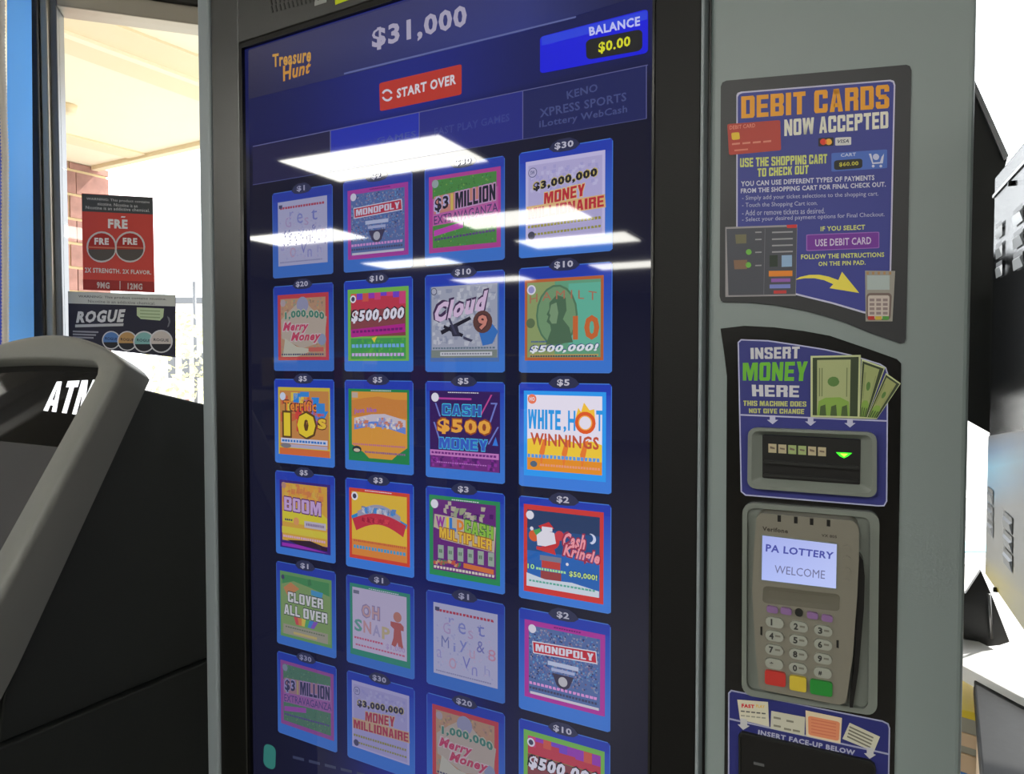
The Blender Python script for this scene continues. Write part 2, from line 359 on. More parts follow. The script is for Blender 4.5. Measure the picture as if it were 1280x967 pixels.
# brick pillar: separate courses of split bricks with pale mortar
xP = SP.at((95, 203)).x; kY = (xP-CAM.x)/ray(137, 300).x; yB = CAM.y+ray(137, 300).y*kY    # far right corner of the pillar
yF = yB-.62; xW = .62
pil = thing('brick_pillar', (xP-.3, yF, -.1), 'red brick pillar with pale mortar holding up the canopy', 'pillar')
b = MB(); b.box((xP-xW+.012, yF+.012, -.1), (xP-.012, yB-.012, SZ-.002), M['mortar']); b.build('mortar_core', pil)
ym = (yF+yB)/2; rr_ = lambda py: (CAM+ray(120, py)*((xP-CAM.x)/ray(120, py).x)).z
ch = abs(rr_(276.5)-rr_(306)); zb = rr_(276.5)-math.floor((rr_(276.5)+.1)/ch)*ch; row = 0; src = {}
def brick(x0, y0, z0, w, d, h):
    key = (round(w, 3), round(d, 3), round(h, 3))
    if key not in src:
        q = MB(); q.box((0, 0, 0), (w, d, h), M['brick']); o = q.build('brick'); src[key] = o.data; bpy.data.objects.remove(o)
    o = bpy.data.objects.new('brick', src[key]); S.collection.objects.link(o); o.parent = pil; o.location = Vector((x0, y0, z0))-pil.location
while zb < SZ-.03:
    h = min(ch-.022, SZ-.006-zb); t = .1; a = row % 2
    jit = lambda: random.uniform(-.003, .003)
    if a:   # this course: long bricks on the front, short ones between on the sides
        brick(xP-xW, yF+jit(), zb, xW/2-.006, t, h); brick(xP-xW/2+.006, yF+jit(), zb, xW/2-.006, t, h)
        brick(xP-t+jit(), yF+t+.012, zb, t, (yB-yF-t)*.5-.012, h); brick(xP-t+jit(), yF+t+(yB-yF-t)*.5+.006, zb, t, (yB-yF-t)*.5-.006, h)
    else:
        brick(xP-t+jit(), yF, zb, t, (yB-yF)*.5-.006, h); brick(xP-t+jit(), ym+.006, zb, t, (yB-yF)*.5-.006, h)
        brick(xP-xW, yF+jit(), zb, (xW-t)*.5-.008, t, h); brick(xP-xW+(xW-t)*.5+.004, yF+jit(), zb, (xW-t)*.5-.016, t, h)
    zb += ch; row += 1
# things across the road
def farbox(name, px0, px1, ytop, dist, m, label, cat, depth=4, z0=-.1):
    a = CAM+ray(px0, ytop)*dist; c = CAM+ray(px1, ytop)*dist
    q = MB(); d = (c-a); d.z = 0; w = d.length; d.normalize(); nn = Vector((-d.y, d.x, 0))
    R = Matrix((d, nn, Vector((0, 0, 1)))).transposed()
    t = thing(name, Vector((a.x, a.y, z0)), label, cat)
    q.box((0, 0, 0), (w, depth, a.z-z0-.25), m, R=R, o=Vector((a.x, a.y, z0))); q.build('wall', t)
    q = MB(); q.box((-.2, -.2, a.z-z0-.25), (w+.2, depth+.2, a.z-z0), M['greyalum'], R=R, o=Vector((a.x, a.y, z0))); q.build('roof', t)
    for i in range(3):
        q = MB(); q.box((w*(.15+.28*i), -.05, .9), (w*(.15+.28*i)+w*.14, .02, 2.0), M['greyalum'], R=R, o=Vector((a.x, a.y, z0))); q.build('window', t)
    return t
farbox('far_building', 200, 262, 372, 32, M['far'], 'pale low building across the road behind the shrub', 'building')
c0 = CAM+ray(243, 360)*22; b = MB(); b.tube([(c0.x, c0.y, -.1), (c0.x, c0.y, (CAM+ray(243, 352)*22).z)], .05, M['greyalum'])
tag(b.build('lamp_post'), 'thin grey pole standing before the far pale building', 'pole')
sh = thing('shrub', Vector((0, 0, 0)), 'yellow-green shrub beyond the window beside the black poster', 'shrub')
c0 = CAM+ray(233, 425)*17; sh.location = (c0.x, c0.y, -.1)
b = MB(); b.tube([(c0.x, c0.y, -.1), (c0.x, c0.y, .6)], .05, M['brick']); b.build('stem', sh)
b = MB(); top = (CAM+ray(233, 388)*17).z
for i in range(500):
    a = random.uniform(0, 2*PI); r = random.random()**.5*.85; z = .2+random.random()*(top-.2)
    p = Vector((c0.x+r*math.cos(a), c0.y+r*math.sin(a), z)); u = Vector((random.gauss(0, 1), random.gauss(0, 1), random.gauss(0, 1))).normalized()*.09
    v = u.cross(Vector((random.gauss(0, 1), random.gauss(0, 1), 1))).normalized()*.06
    b.add([p-u, p+v, p+u, p-v], [(0, 1, 2, 3)], M['leaf'])
b.build('foliage', sh, kind='stuff')
# parked pale blue car, low in the window
c0 = CAM+ray(246, 470)*9.5; c0 = Vector((c0.x, c0.y, -.1))
car = thing('car', c0, 'pale blue parked car beyond the window, half hidden by kiosk', 'car')
ax = Vector((.97, .25, 0)).normalized(); ay = Vector((-.25, .97, 0)).normalized(); R = Matrix((ax, ay, Vector((0, 0, 1)))).transposed()
prof = [(-.55, .3), (-.55, .72), (-.1, .86), (.8, .92), (1.35, 1.32), (2.5, 1.34), (3.2, .95), (3.7, .9), (3.75, .3)]
b = MB(); V = [R@Vector((x, y, z))+c0 for y in (0, 1.7) for x, z in prof]; n = len(prof)
b.add(V, [tuple(range(n)), tuple(range(n, 2*n))[::-1]]+[(i, i+n, (i+1) % n+n, (i+1) % n) for i in range(n)], M['carblue']); b.build('body', car, bevel=.05)
b = MB(); V = [R@Vector((x, y, z))+c0 for y in (-.01, 1.71) for x, z in [(.95, .95), (1.4, 1.26), (2.45, 1.28), (3.0, .96)]]
b.add(V, [(0,1,2,3),(7,6,5,4),(0,4,5,1),(1,5,6,2),(2,6,7,3),(3,7,4,0)], M['glassblack']); b.build('side_glass', car)
for wx in (.2, 2.95):
    for wy in (-.02, 1.55):
        b = MB(); b.tube([R@Vector((wx, wy, .32))+c0, R@Vector((wx, wy+.18, .32))+c0], .32, M['black'], 20); b.build('wheel', car)

# ================================================================== CEILING LIGHTS
def lights():
    spots = [(-2.22, -2.92), (-2.35, -4.93), (-2.38, -6.27), (-2.45, -8.35), (-4.75, -4.72), (-4.95, -6.78), (-5.0, -8.87), (.35, -2.85), (.32, -4.85), (.3, -6.9), (2.9, -2.7), (2.8, -4.8), (2.7, -7.0)]  # the last two columns are unseen panels added to light the room
    lab = ['nearest bright rectangular ceiling light left of the kiosk', 'second rectangular ceiling light of the middle row', 'third rectangular ceiling light of the middle row',
           'fourth rectangular ceiling light of the middle row', 'first ceiling light of the left row', 'second ceiling light of the left row', 'last ceiling light of the left row',
           'first added unseen ceiling light over the photographer', 'second added unseen ceiling light over the photographer', 'last added unseen ceiling light over the photographer',
           'first added unseen ceiling light of the right row', 'middle added unseen ceiling light of the right row', 'last added unseen ceiling light of the right row']
    f = MB(); d = MB()
    for (x0, x1, y0, y1) in ((-.63, .63, -.33, -.3), (-.63, .63, .3, .33), (-.63, -.6, -.3, .3), (.6, .63, -.3, .3)): f.box((x0, y0, -.012), (x1, y1, 0), M['whitepaint'])
    d.box((-.6, -.3, -.008), (.6, .3, 0), M['lamp'])
    F0 = f.build('frame'); D0 = d.build('diffuser')
    for (x, y), l in zip(spots, lab):
        t = thing('ceiling_light', (x, y, CEIL), l+', seen mirrored in the display' if x < -1 else l, 'light', 'rectangular ceiling lights'); t.rotation_euler = (0, 0, DOWN)
        for s0 in (F0, D0):
            c = s0.copy(); S.collection.objects.link(c); c.parent = t
    bpy.data.objects.remove(F0); bpy.data.objects.remove(D0)
lights()

# ---- store shelving behind the camera: only mirrored faintly in the display
def gondola(x, y, w, label):
    t = thing('store_shelf', (x, y, 0), label, 'shelf', 'shop shelves behind the camera')
    b = MB(); b.box((x-w/2, y-.03, 0), (x+w/2, y+.03, 1.5), M['black']); b.build('back_panel', t)
    for z in (.12, .5, .88, 1.25):
        b = MB(); b.box((x-w/2, y-.35, z), (x+w/2, y+.35, z+.03), M['darkalum']); b.build('shelf', t)
    b = MB()
    for z in (.15, .53, .91, 1.28):
        for side in (-1, 1):
            xx = x-w/2+.02
            while xx < x+w/2-.15:
                ww = random.uniform(.08, .16); hh = random.uniform(.14, .26)
                b.box((xx, y+side*.06 if side > 0 else y-.3, z), (xx+ww-.01, y+.3 if side > 0 else y-.06, z+hh), M['goods'], random.choice([(150, 40, 40), (200, 180, 90), (60, 80, 140), (180, 180, 170), (90, 120, 80), (60, 50, 50)]))
                xx += ww
    g = b.build('packets', t, kind='stuff')
gondola(-2.6, -3.4, 2.2, 'shop shelf of packets nearest the kiosk, mirrored in the display')
gondola(-4.6, -5.6, 2.4, 'shop shelf of packets farther from the kiosk, mirrored in the display')

# ================================================================== LOTTERY KIOSK
U = .13; CU, CV = 6.01854, -1.79364
SC = Plane((0, 0, 0), (0, -1, 0))
def uvw(u, v, lift=0): return Vector((u*U, -lift, CAM.z+(v-CV)*U))      # u right, v up in tile pitches
kiosk = thing('lottery_kiosk', (.3, .25, 0), 'tall grey and black lottery ticket kiosk with big touch display', 'kiosk')
xa, xs, xr = SC.at((262, 400)).x-.006, SC.at((273, 400)).x, SC.at((876, 400)).x
KT = 2.2
dx0, dx1 = -.405*U, 4.185*U; dz1 = uvw(0, 1.60).z; dz0 = uvw(0, -6.42).z
b = MB(); b.box((xs, .035, 0), (xr, .48, KT), M['frame']); b.build('cabinet_body', kiosk, bevel=.004)
# front frame with the display opening
b = MB(); fr = -.006
for (x0, x1, z0, z1) in ((xs, dx0-.006, 0, KT), (dx0-.006, dx1+.003, dz1+.008, KT), (dx0-.006, dx1+.003, 0, dz0-.006)):
    b.box((x0, fr, z0), (x1, .03, z1), M['frame'])
b.build('front_frame', kiosk, bevel=.0015)
b = MB(); b.box((dx1+.003, fr, 0), (xr, .03, KT), M['frame2']); b.build('front_frame', kiosk, bevel=.0015, label='shaded black strip right of the display')  # darker, duller copy of the frame coat, standing in for weaker reflection
b = MB()
for (x0, x1, z0, z1) in ((dx0-.0055, dx0, dz0, dz1), (dx1, dx1+.0025, dz0, dz1), (dx0-.0055, dx1+.0025, dz1, dz1+.0075), (dx0-.0055, dx1+.0025, dz0-.0055, dz0)):
    b.box((x0, -.0055, z0), (x1, .02, z1), M['bezel'])
b.build('display_gasket', kiosk, label='narrow black gasket around the display')
b = MB(); b.box((xa, -.01, 0), (xs-.0005, .46, KT), M['trim']); b.build('edge_trim', kiosk, bevel=.004, seg=3, label='pale blue-grey vertical edge trim')
xg = SC.at((881, 400)).x; xm = SC.at((884.5, 400)).x
b = MB(); b.box((xr+.0005, -.011, 0), (xg, .46, KT), M['trim']); b.build('edge_trim', kiosk, bevel=.0015)
b = MB(); b.box((xg+.0003, .004, 0), (xm, .4, KT), M['dark']); b.build('seam', kiosk)
# speaker slots and labels over the display
b = MB()
for i in range(13):
    for j in range(3):
        x = 338+i*5.2-j*1.2; y = 13-i*1.35-j*9.5
        b.slab(SC, [(x, y-5), (x+1.6, y-5.6), (x+3.4, y+2), (x+1.8, y+2.6)], M['dark'], .0066, .0058)
b.build('speaker_slots', kiosk, kind='stuff')
b = MB(); b.slab(SC, qd(394, -10, 409, -14, 408, 3, 393, 7.5), M['print'], .0064, .0058, (150, 152, 150)); b.build('label_plate', kiosk)
b = MB(); b.slab(SC, qd(418, -12, 470, -26, 468, -12, 419, 6), M['print'], .0064, .0058, (205, 215, 20)); b.build('warning_label', kiosk, label='yellow-green label over the display')

# ---- display
PX = M['pixels']
disp = MB()
def gcol(u, v):   # blue glow in the middle of the page, darker at the sides and top
    g = math.exp(-((u-1.9)/.9)**2)*.9; g2 = math.exp(-((v+6.0)/2.2)**2)
    base = (14, 16, 40); hi = (34, 46, 158)
    k = min(1, g*(.2+1.0*g2)) if v < .45 else min(1, .35+.55*math.exp(-((u-1.8)/1.3)**2))
    return L(base, hi, k*.75)
nu, nv = 24, 40; vs = []; cols = []
for j in range(nv+1):
    for i in range(nu+1):
        u = -.405+i*(4.59)/nu; v = -6.42+j*(8.02)/nv; vs.append(uvw(u, v, .0)); cols.append(gcol(u, v))
disp.add(vs, [(j*(nu+1)+i, j*(nu+1)+i+1, (j+1)*(nu+1)+i+1, (j+1)*(nu+1)+i) for j in range(nv) for i in range(nu)], PX, cols=cols)
disp.add([uvw(-.405, -6.42, -.012), uvw(4.185, -6.42, -.012), uvw(4.185, 1.6, -.012), uvw(-.405, 1.6, -.012)], [(3, 2, 1, 0)], M['dark'])
display = disp.build('display', kiosk, label='large upright touch display showing ticket pictures')
def scr(l): return lambda p: SC.at(p, .0002+l*.0001)
def sub(name, label=None):
    global h
    h.build(name, display, label=label); h = MB()
h = MB()
pband = qd(311, 62, 655, -47, 655, 39, 311, 124)
h.poly(scr(0), pband, (52, 54, 104), PX, cols=[(56, 54, 78), (50, 54, 110), (46, 54, 120), (36, 36, 66)])
h.poly(scr(0), qd(655, -47, 812, -96, 812, -8, 655, 39), (48, 52, 100), PX, cols=[(50, 54, 110), (26, 28, 60), (22, 24, 50), (46, 54, 120)])
h.poly(scr(1), qd(430, 91, 720, 20, 720, 22.2, 430, 93.2), (90, 98, 150), PX)
h.text(scr(2), '$31,000', qd(465, 36, 583, 5, 584, 37, 465, 65), (160, 155, 178), PX, .035)
h.text(scr(3), 'Treasure', qd(340, 68, 388, 59, 389, 77, 343, 84), (186, 140, 66), PX, .03, .3)
h.text(scr(3), 'Hunt', qd(350, 83, 389, 75, 388, 91, 354, 102), (186, 132, 58), PX, .03, .3)
sub('page_header', 'page header with $31,000 and gold Treasure Hunt lettering')
h.poly(scr(1), rr(qd(474, 104, 577, 80, 577, 118, 475, 139), .03, 3, 2), (172, 52, 44), PX)
h.text(scr(2), 'START OVER', qd(496, 111, 570, 92, 570, 105, 496, 123), (200, 196, 205), PX, .035)
for a0 in (200, 20):      # circling arrows
    pts = [(484+r*math.cos(math.radians(a0+t)), 119+r*1.1*math.sin(math.radians(a0+t))) for r, ts in ((7, range(0, 141, 20)), (4.6, range(140, -1, -20))) for t in ts]
    h.poly(scr(2), pts, (190, 190, 205), PX)
sub('start_over_button', 'red START OVER button')
h.poly(scr(1), rr(qd(675, 46, 810, 11, 810, 66, 675, 92), .04, 3, 2), (26, 30, 215), PX)
h.poly(scr(2), qd(677, 46, 809, 13, 809, 24, 677, 57), (44, 66, 215), PX)
h.text(scr(3), 'BALANCE', qd(736, 34, 800, 20, 800, 32, 737, 45), (188, 192, 240), PX, .035)
h.poly(scr(3), rr(qd(732, 50, 803, 36, 803, 63, 733, 75), .1, 4, 2.2), (34, 34, 36), PX)
h.text(scr(4), '$0.00', qd(748, 53, 788, 44.5, 788, 59, 748, 68), (214, 214, 40), PX, .03)
sub('balance_box', 'bright blue BALANCE $0.00 box')
h.poly(scr(1), qd(413, 163.5, 524, 140.5, 524, 196, 413, 213), (32, 46, 160), PX)
for x0, x1, c in ((316, 413, (30, 30, 66)), (524, 654, (36, 42, 122)), (654, 808, (28, 34, 86))):
    t = lambda x, a=(316, 183), bb=(810, 81): a[1]+(bb[1]-a[1])*(x-a[0])/(bb[0]-a[0])
    bo = lambda x: 231+(148-231)*(x-315)/(808-315)
    h.poly(scr(1), qd(x0, t(x0), x1, t(x1), x1, bo(x1), x0, bo(x0)), c, PX)
LC = (92, 94, 140)
h.poly(scr(2), qd(316, 182.5, 810, 80.6, 810, 81.6, 316, 183.6), LC, PX)
h.poly(scr(2), qd(316, 230.5, 808, 147.6, 808, 148.5, 316, 231.4), (70, 74, 120), PX)
for x in (413, 524, 653.5, 808): h.poly(scr(2), qd(x-.5, t(x), x+.5, t(x), x+.5, bo(x), x-.5, bo(x)), LC, PX)
TC = (64, 72, 120)
h.text(scr(3), 'KENO', qd(708, 114, 747, 104, 747, 114, 709, 124), TC, PX)
h.text(scr(3), 'XPRESS SPORTS', qd(674, 136, 783, 115, 783, 126, 675, 147), TC, PX)
h.text(scr(3), 'iLottery WebCash', qd(674, 151, 784, 131, 784, 143, 674, 162), TC, PX)
h.text(scr(3), 'FAST PLAY GAMES', qd(543, 160, 637, 141.5, 637, 151, 543, 170), (54, 62, 130), PX)
h.text(scr(3), 'GAMES', qd(471, 172, 520, 163, 520, 171, 471, 180), (60, 72, 150), PX)
sub('category_tabs', 'row of dim category tabs')
# footer with a green badge
h.poly(scr(1), rr(qd(330, 928, 345, 933, 344, 963, 329, 957), .4, 4, .6), (44, 110, 104), PX)
sub('green_badge')
for i in range(9): h.poly(scr(1), qd(366+i*20, 944+i*5, 380+i*20, 947.5+i*5, 380+i*20, 951+i*5, 366+i*20, 947.5+i*5), (50, 56, 84), PX)
h.build('footer_line', display, kind='stuff')

# ---- ticket pictures. Each art is drawn in tile coordinates s,t in 0..1 (t down)
TW, TP, TH = .84521, .98299, .88375
PAL = {'w': (225, 222, 232), 'k': (24, 22, 30), 'r': (205, 45, 50), 'g': (60, 160, 70), 'b': (50, 110, 215), 'y': (228, 200, 50), 'o': (224, 130, 40), 'p': (110, 40, 130),
       'm': (196, 60, 160), 'c': (70, 170, 220), 'n': (24, 24, 80), 'l': (188, 180, 220), 'd': (60, 60, 80), 'v': (90, 60, 190), 't': (160, 110, 60), 'e': (110, 175, 140)}
def colr(c): return PAL[c] if isinstance(c, str) else c
class Art:
    def __init__(s, u0, v0, dim):
        s.u0, s.v0, s.dim, s.mb, s.l = u0, v0, dim, MB(), 1
    def at(s, l):
        def f(p): return uvw(s.u0+p[0]*TW, s.v0-p[1]*TH, .0002+l*.00006)
        return f
    def c(s, c): return L((66, 70, 116), colr(c), s.dim)  # blends the haze colour into the picture's own
    def r(s, x0, y0, x1, y1, c, sk=0):
        s.l += 1; s.mb.poly(s.at(s.l), [(x0, y0+sk), (x1, y0-sk), (x1, y1-sk), (x0, y1+sk)], s.c(c), PX)
    def P(s, pts, c): s.l += 1; s.mb.poly(s.at(s.l), pts, s.c(c), PX)
    def o(s, x, y, rx, c, ry=None, n=18):
        ry = ry or rx*.95; s.P([(x+rx*math.cos(2*PI*k/n), y+ry*math.sin(2*PI*k/n)) for k in range(n)], c)
    def T(s, st, x0, y0, x1, y1, c, out=None, bold=.03, sh=0, arc=0, sk=0):
        q = [(x0+sh*.15*(y1-y0), y0+sk), (x1+sh*.15*(y1-y0), y0-sk), (x1, y1-sk), (x0, y1+sk)]
        blk = st in ('MONOPOLY', 'MONEY', 'MILLION', 'MULTIPLIER', 'CLOVER', 'ALL OVER', 'BOOM', 'CASH', 'MILLIONAIRE', 'WHITE')
        if out is not None:
            s.l += 1
            e = (y1-y0)*.1
            if blk:
                for ex_, ey_ in ((-e, -e), (e, -e), (e, e), (-e, e)): s.mb.block(s.at(s.l), st, [(x+ex_*.45, y+ey_*.8) for x, y in q], s.c(out), PX)
            else: s.mb.text(s.at(s.l), st, [(x0-e, y0+sk-e), (x1+e, y0-sk-e), (x1+e, y1-sk+e), (x0-e, y1+sk+e)], s.c(out), PX, bold+.07, sh, arc)
        s.l += 1
        if blk: s.mb.block(s.at(s.l), st, q, s.c(c), PX)
        else: s.mb.text(s.at(s.l), st, q, s.c(c), PX, bold, sh, arc)
    def small(s, x0, y, x1, c, h=.022, n=9, sk=0):      # print too small to read: broken short strokes
        n = int(n*2.2); sk = sk/2.2; y += h*.1; h *= .75
        s.l += 1; w = (x1-x0)/n
        for i in range(n):
            a = x0+i*w; s.mb.poly(s.at(s.l), [(a, y+sk*i), (a+w*random.uniform(.6, .88), y+sk*i), (a+w*random.uniform(.6, .88), y+h+sk*i), (a, y+h+sk*i)], s.c(c), PX)
    def speck(s, x0, y0, x1, y1, cs, n=120, sz=.016):
        s.l += 1
        for i in range(n):
            x = random.uniform(x0, x1-sz*1.6); y = random.uniform(y0, y1-sz)
            s.mb.poly(s.at(s.l), [(x, y), (x+sz*random.uniform(.6, 1.6), y), (x+sz, y+sz*random.uniform(.6, 1.4)), (x, y+sz)], s.c(random.choice(cs)), PX)
def a_letters(a):
    a.r(.09, .11, .92, .87, (206, 204, 226)); a.small(.13, .17, .88, 'r', .035, 8)
    for ch, x, y, c in (('G', .22, .3, (190, 150, 190)), ('e', .42, .27, (110, 120, 200)), ('t', .66, .25, (90, 100, 190)), ('M', .2, .45, (90, 100, 160)), ('y', .44, .46, (110, 120, 200)), ('&', .66, .42, (90, 90, 170)), ('8', .8, .48, (230, 130, 140)), ('V', .48, .62, (100, 100, 190)), ('o', .3, .66, (225, 160, 170))):
        a.T(ch, x, y, x+.1, y+.12, L((206, 204, 226), c, .75), None, .0)
    for ch, x, y, c in (('r', .3, .24, (130, 130, 200)), ('s', .55, .33, (200, 150, 180)), ('i', .36, .5, (110, 120, 200)), ('u', .57, .53, (225, 160, 170)), ('n', .6, .7, (120, 120, 200)), ('h', .76, .66, (160, 160, 210)), ('a', .14, .6, (160, 150, 210))):
        a.T(ch, x, y, x+(.03 if ch == 'i' else .07), y+.09, L((206, 204, 226), c, .65), None, .0)
    a.speck(.12, .24, .9, .8, [(190, 190, 220), (214, 200, 220)], 70, .02)
    a.small(.13, .82, .85, (150, 150, 180), .02, 12); a.r(.12, .15, .18, .19, 'd')
def a_mono(a):
    a.r(.06, .1, .95, .87, (176, 44, 150)); a.r(.11, .15, .9, .82, (78, 104, 158)); a.speck(.11, .15, .9, .68, [(120, 130, 160), (50, 90, 160), (130, 110, 140), (90, 150, 200), (40, 50, 90), (150, 150, 170)], 700, .015)
    a.o(.15, .18, .045, 'w'); a.P([(.15, .3), (.86, .27), (.87, .39), (.16, .42)], 'w'); a.P([(.16, .31), (.85, .28), (.86, .38), (.17, .41)], (196, 30, 45)); a.T('MONOPOLY', .19, .31, .83, .38, 'w', sk=.012)
    a.r(.33, .46, .67, .5, (190, 200, 225)); a.r(.37, .52, .63, .55, (170, 180, 215))
    a.P([(.38, .57), (.62, .57), (.57, .68), (.5, .72), (.43, .68)], (50, 44, 66)); a.o(.5, .635, .05, (190, 188, 190))
    a.small(.12, .7, .88, (225, 150, 215), .035, 8); a.small(.12, .75, .88, (60, 60, 90), .03, 10); a.r(.13, .8, .89, .825, (210, 205, 215)); a.small(.4, .115, .7, (90, 20, 90), .015, 5)
def a_3m(a):
    a.r(.05, .09, .96, .88, (182, 54, 140)); a.r(.1, .13, .91, .83, (66, 136, 48)); a.speck(.1, .13, .91, .83, [(120, 170, 60), (60, 150, 80), (50, 110, 40)], 260, .014)
    a.r(.1, .3, .93, .58, (190, 90, 150), .02); a.r(.12, .27, .9, .45, (205, 130, 110), .03); a.T('$3', .13, .31, .31, .46, 'k', 'l', sk=.01); a.r(.34, .29, .37, .46, (220, 190, 70)); a.T('MILLION', .4, .27, .9, .43, 'k', (200, 150, 190), sk=.02)
    a.T('EXTRAVAGANZA', .12, .47, .93, .56, (70, 40, 90), (200, 90, 170), .01, sk=.03); a.r(.12, .62, .5, .68, (196, 60, 170), .03); a.small(.13, .73, .9, (80, 50, 110), .03, 9, -.004); a.o(.14, .17, .045, (150, 170, 160))
def a_3mm(a):
    a.r(.07, .09, .93, .86, (196, 188, 226)); a.r(.1, .13, .9, .84, (178, 170, 212)); a.speck(.1, .15, .9, .4, [(166, 160, 208), (190, 184, 220)], 90, .03); a.o(.15, .2, .05, (90, 90, 130)); a.o(.15, .2, .042, (186, 180, 214)); a.T('SW', .125, .18, .175, .22, (90, 90, 130))
    a.T('$3,000,000', .16, .27, .85, .36, 'k', (196, 176, 90), .05, sk=.03); a.T('MONEY', .28, .39, .72, .5, (186, 40, 48), (226, 190, 120), .04, .2, sk=.02); a.P([(.08, .52), (.93, .49), (.94, .61), (.09, .64)], (222, 176, 110)); a.T('MILLIONAIRE', .1, .52, .92, .62, (186, 40, 48), None, .04, sk=.02)
    a.small(.1, .7, .9, (150, 140, 40), .035, 10, -.002); a.small(.1, .78, .9, (150, 145, 60), .03, 10, -.002); a.o(.14, .8, .04, 'd')
def a_merry(a):
    a.r(.07, .1, .93, .88, (206, 50, 44)); a.r(.12, .15, .88, .84, (190, 142, 92)); a.speck(.12, .15, .88, .84, [(200, 160, 90), (150, 120, 80), (180, 130, 100), (150, 150, 110)], 200, .025)
    a.P([(.5, .16), (.68, .3), (.9, .38), (.86, .66), (.5, .74), (.14, .62), (.13, .4), (.3, .28)], (190, 172, 140)); a.o(.5, .23, .1, (150, 150, 170)); a.T('1,000,000', .2, .32, .86, .42, (50, 120, 86), (190, 190, 150), .04, arc=.3, sk=-.01)
    a.o(.82, .64, .07, (140, 150, 170)); a.T('Merry', .16, .43, .6, .56, (200, 50, 76), (220, 190, 180), .04, .3); a.T('Money', .3, .55, .8, .68, (200, 50, 70), (220, 190, 180), .04, .3); a.P([(.2, .62), (.4, .72), (.7, .76), (.4, .84), (.16, .84)], (200, 196, 160))
    a.r(.6, .73, .85, .78, (206, 90, 60)); a.small(.14, .8, .86, 'd', .025, 9); a.o(.17, .2, .045, (180, 160, 150))
def a_500(a):
    a.r(.05, .09, .95, .89, (110, 180, 66)); a.r(.1, .14, .91, .32, (190, 50, 64))
    for i in range(9): a.r(.1+i*.09, .14, .19+i*.09, random.uniform(.18, .3), random.choice([(146, 50, 170), (206, 80, 60), (110, 60, 190), (206, 60, 110)]))
    a.r(.1, .32, .91, .62, (130, 60, 60)); a.r(.1, .64, .91, .87, (60, 152, 66)); a.speck(.1, .64, .91, .87, [(80, 170, 60), (50, 140, 80)], 60, .03)
    a.o(.14, .2, .045, 'w'); a.o(.14, .2, .028, 'd'); a.T('$500,000', .11, .32, .89, .47, 'w', 'k', .05, .15, sk=.01); a.P([(.1, .54), (.9, .49), (.91, .58), (.11, .63)], (176, 30, 130)); a.small(.13, .55, .88, (110, 20, 100), .035, 6, -.004); a.P([(.42, .64), (.5, .62), (.46, .69)], 'y')
    a.small(.12, .7, .9, (110, 170, 225), .05, 6); a.small(.12, .8, .9, (200, 170, 225), .045, 7)
def a_cloud(a):
    a.r(.06, .12, .94, .9, (74, 110, 170)); a.r(.08, .12, .92, .86, (160, 164, 178)); a.speck(.08, .12, .92, .74, [(176, 180, 190), (140, 146, 164), (190, 192, 200)], 160, .04)
    a.T('Cloud', .12, .24, .8, .44, (214, 186, 214), (60, 40, 70), .05, .25, sk=.06); a.P([(.66, .5), (.8, .46), (.93, .6), (.86, .72), (.74, .74)], (50, 110, 186)); a.o(.74, .5, .12, (90, 56, 46)); a.T('9', .68, .43, .8, .58, (206, 130, 110), (70, 40, 40), .04)
    a.P([(.2, .58), (.58, .44), (.6, .47), (.22, .62)], 'k'); a.P([(.25, .52), (.5, .62), (.48, .65), (.24, .55)], 'k'); a.P([(.32, .52), (.42, .52), (.46, .64), (.36, .64)], (40, 40, 54)); a.P([(.3, .45), (.33, .45), (.42, .62), (.39, .62)], 'd'); a.P([(.5, .64), (.62, .68), (.6, .7), (.5, .67)], 'd')
    a.r(.08, .78, .92, .86, (120, 130, 120)); a.small(.1, .75, .9, (90, 110, 120), .022, 10); a.r(.2, .8, .86, .84, (200, 202, 206)); a.small(.22, .81, .84, (120, 120, 130), .02, 9); a.o(.12, .17, .04, 'd'); a.o(.12, .17, .032, (170, 172, 186))
def a_ten(a):
    a.r(.06, .11, .92, .89, (186, 96, 46)); a.r(.09, .14, .89, .86, (96, 160, 120)); a.r(.09, .14, .4, .86, (140, 158, 96)); a.r(.55, .17, .89, .74, (96, 180, 150))
    a.o(.42, .46, .23, (80, 120, 84), .29); a.o(.42, .46, .21, (112, 150, 104), .27)      # plain cameo with a generic side-on head
    a.P([(.34, .34), (.42, .27), (.52, .3), (.53, .42), (.49, .5), (.56, .58), (.6, .72), (.3, .74), (.36, .6), (.35, .55), (.31, .52), (.33, .47), (.31, .45), (.34, .4)], (74, 106, 74))
    a.P([(.36, .36), (.42, .34), (.44, .44), (.42, .54), (.37, .54), (.34, .5), (.355, .46), (.34, .44)], (120, 152, 110))
    a.T('H A M I L T', .12, .26, .85, .34, (170, 110, 80), None, .0, arc=.4); a.o(.13, .53, .05, (90, 110, 70)); a.T('10', .6, .47, .88, .7, (200, 100, 44), None, .04)
    a.T('$500,000!', .12, .74, .87, .82, (232, 236, 240), (40, 60, 120), .04, .2, sk=.006); a.r(.12, .83, .87, .85, (180, 160, 90)); a.small(.13, .86-.02, .86, 'd', .018, 12); a.o(.14, .21, .05, 'w'); a.o(.14, .21, .035, (150, 150, 200)); a.small(.14, .7, .32, (60, 90, 140), .02, 4)
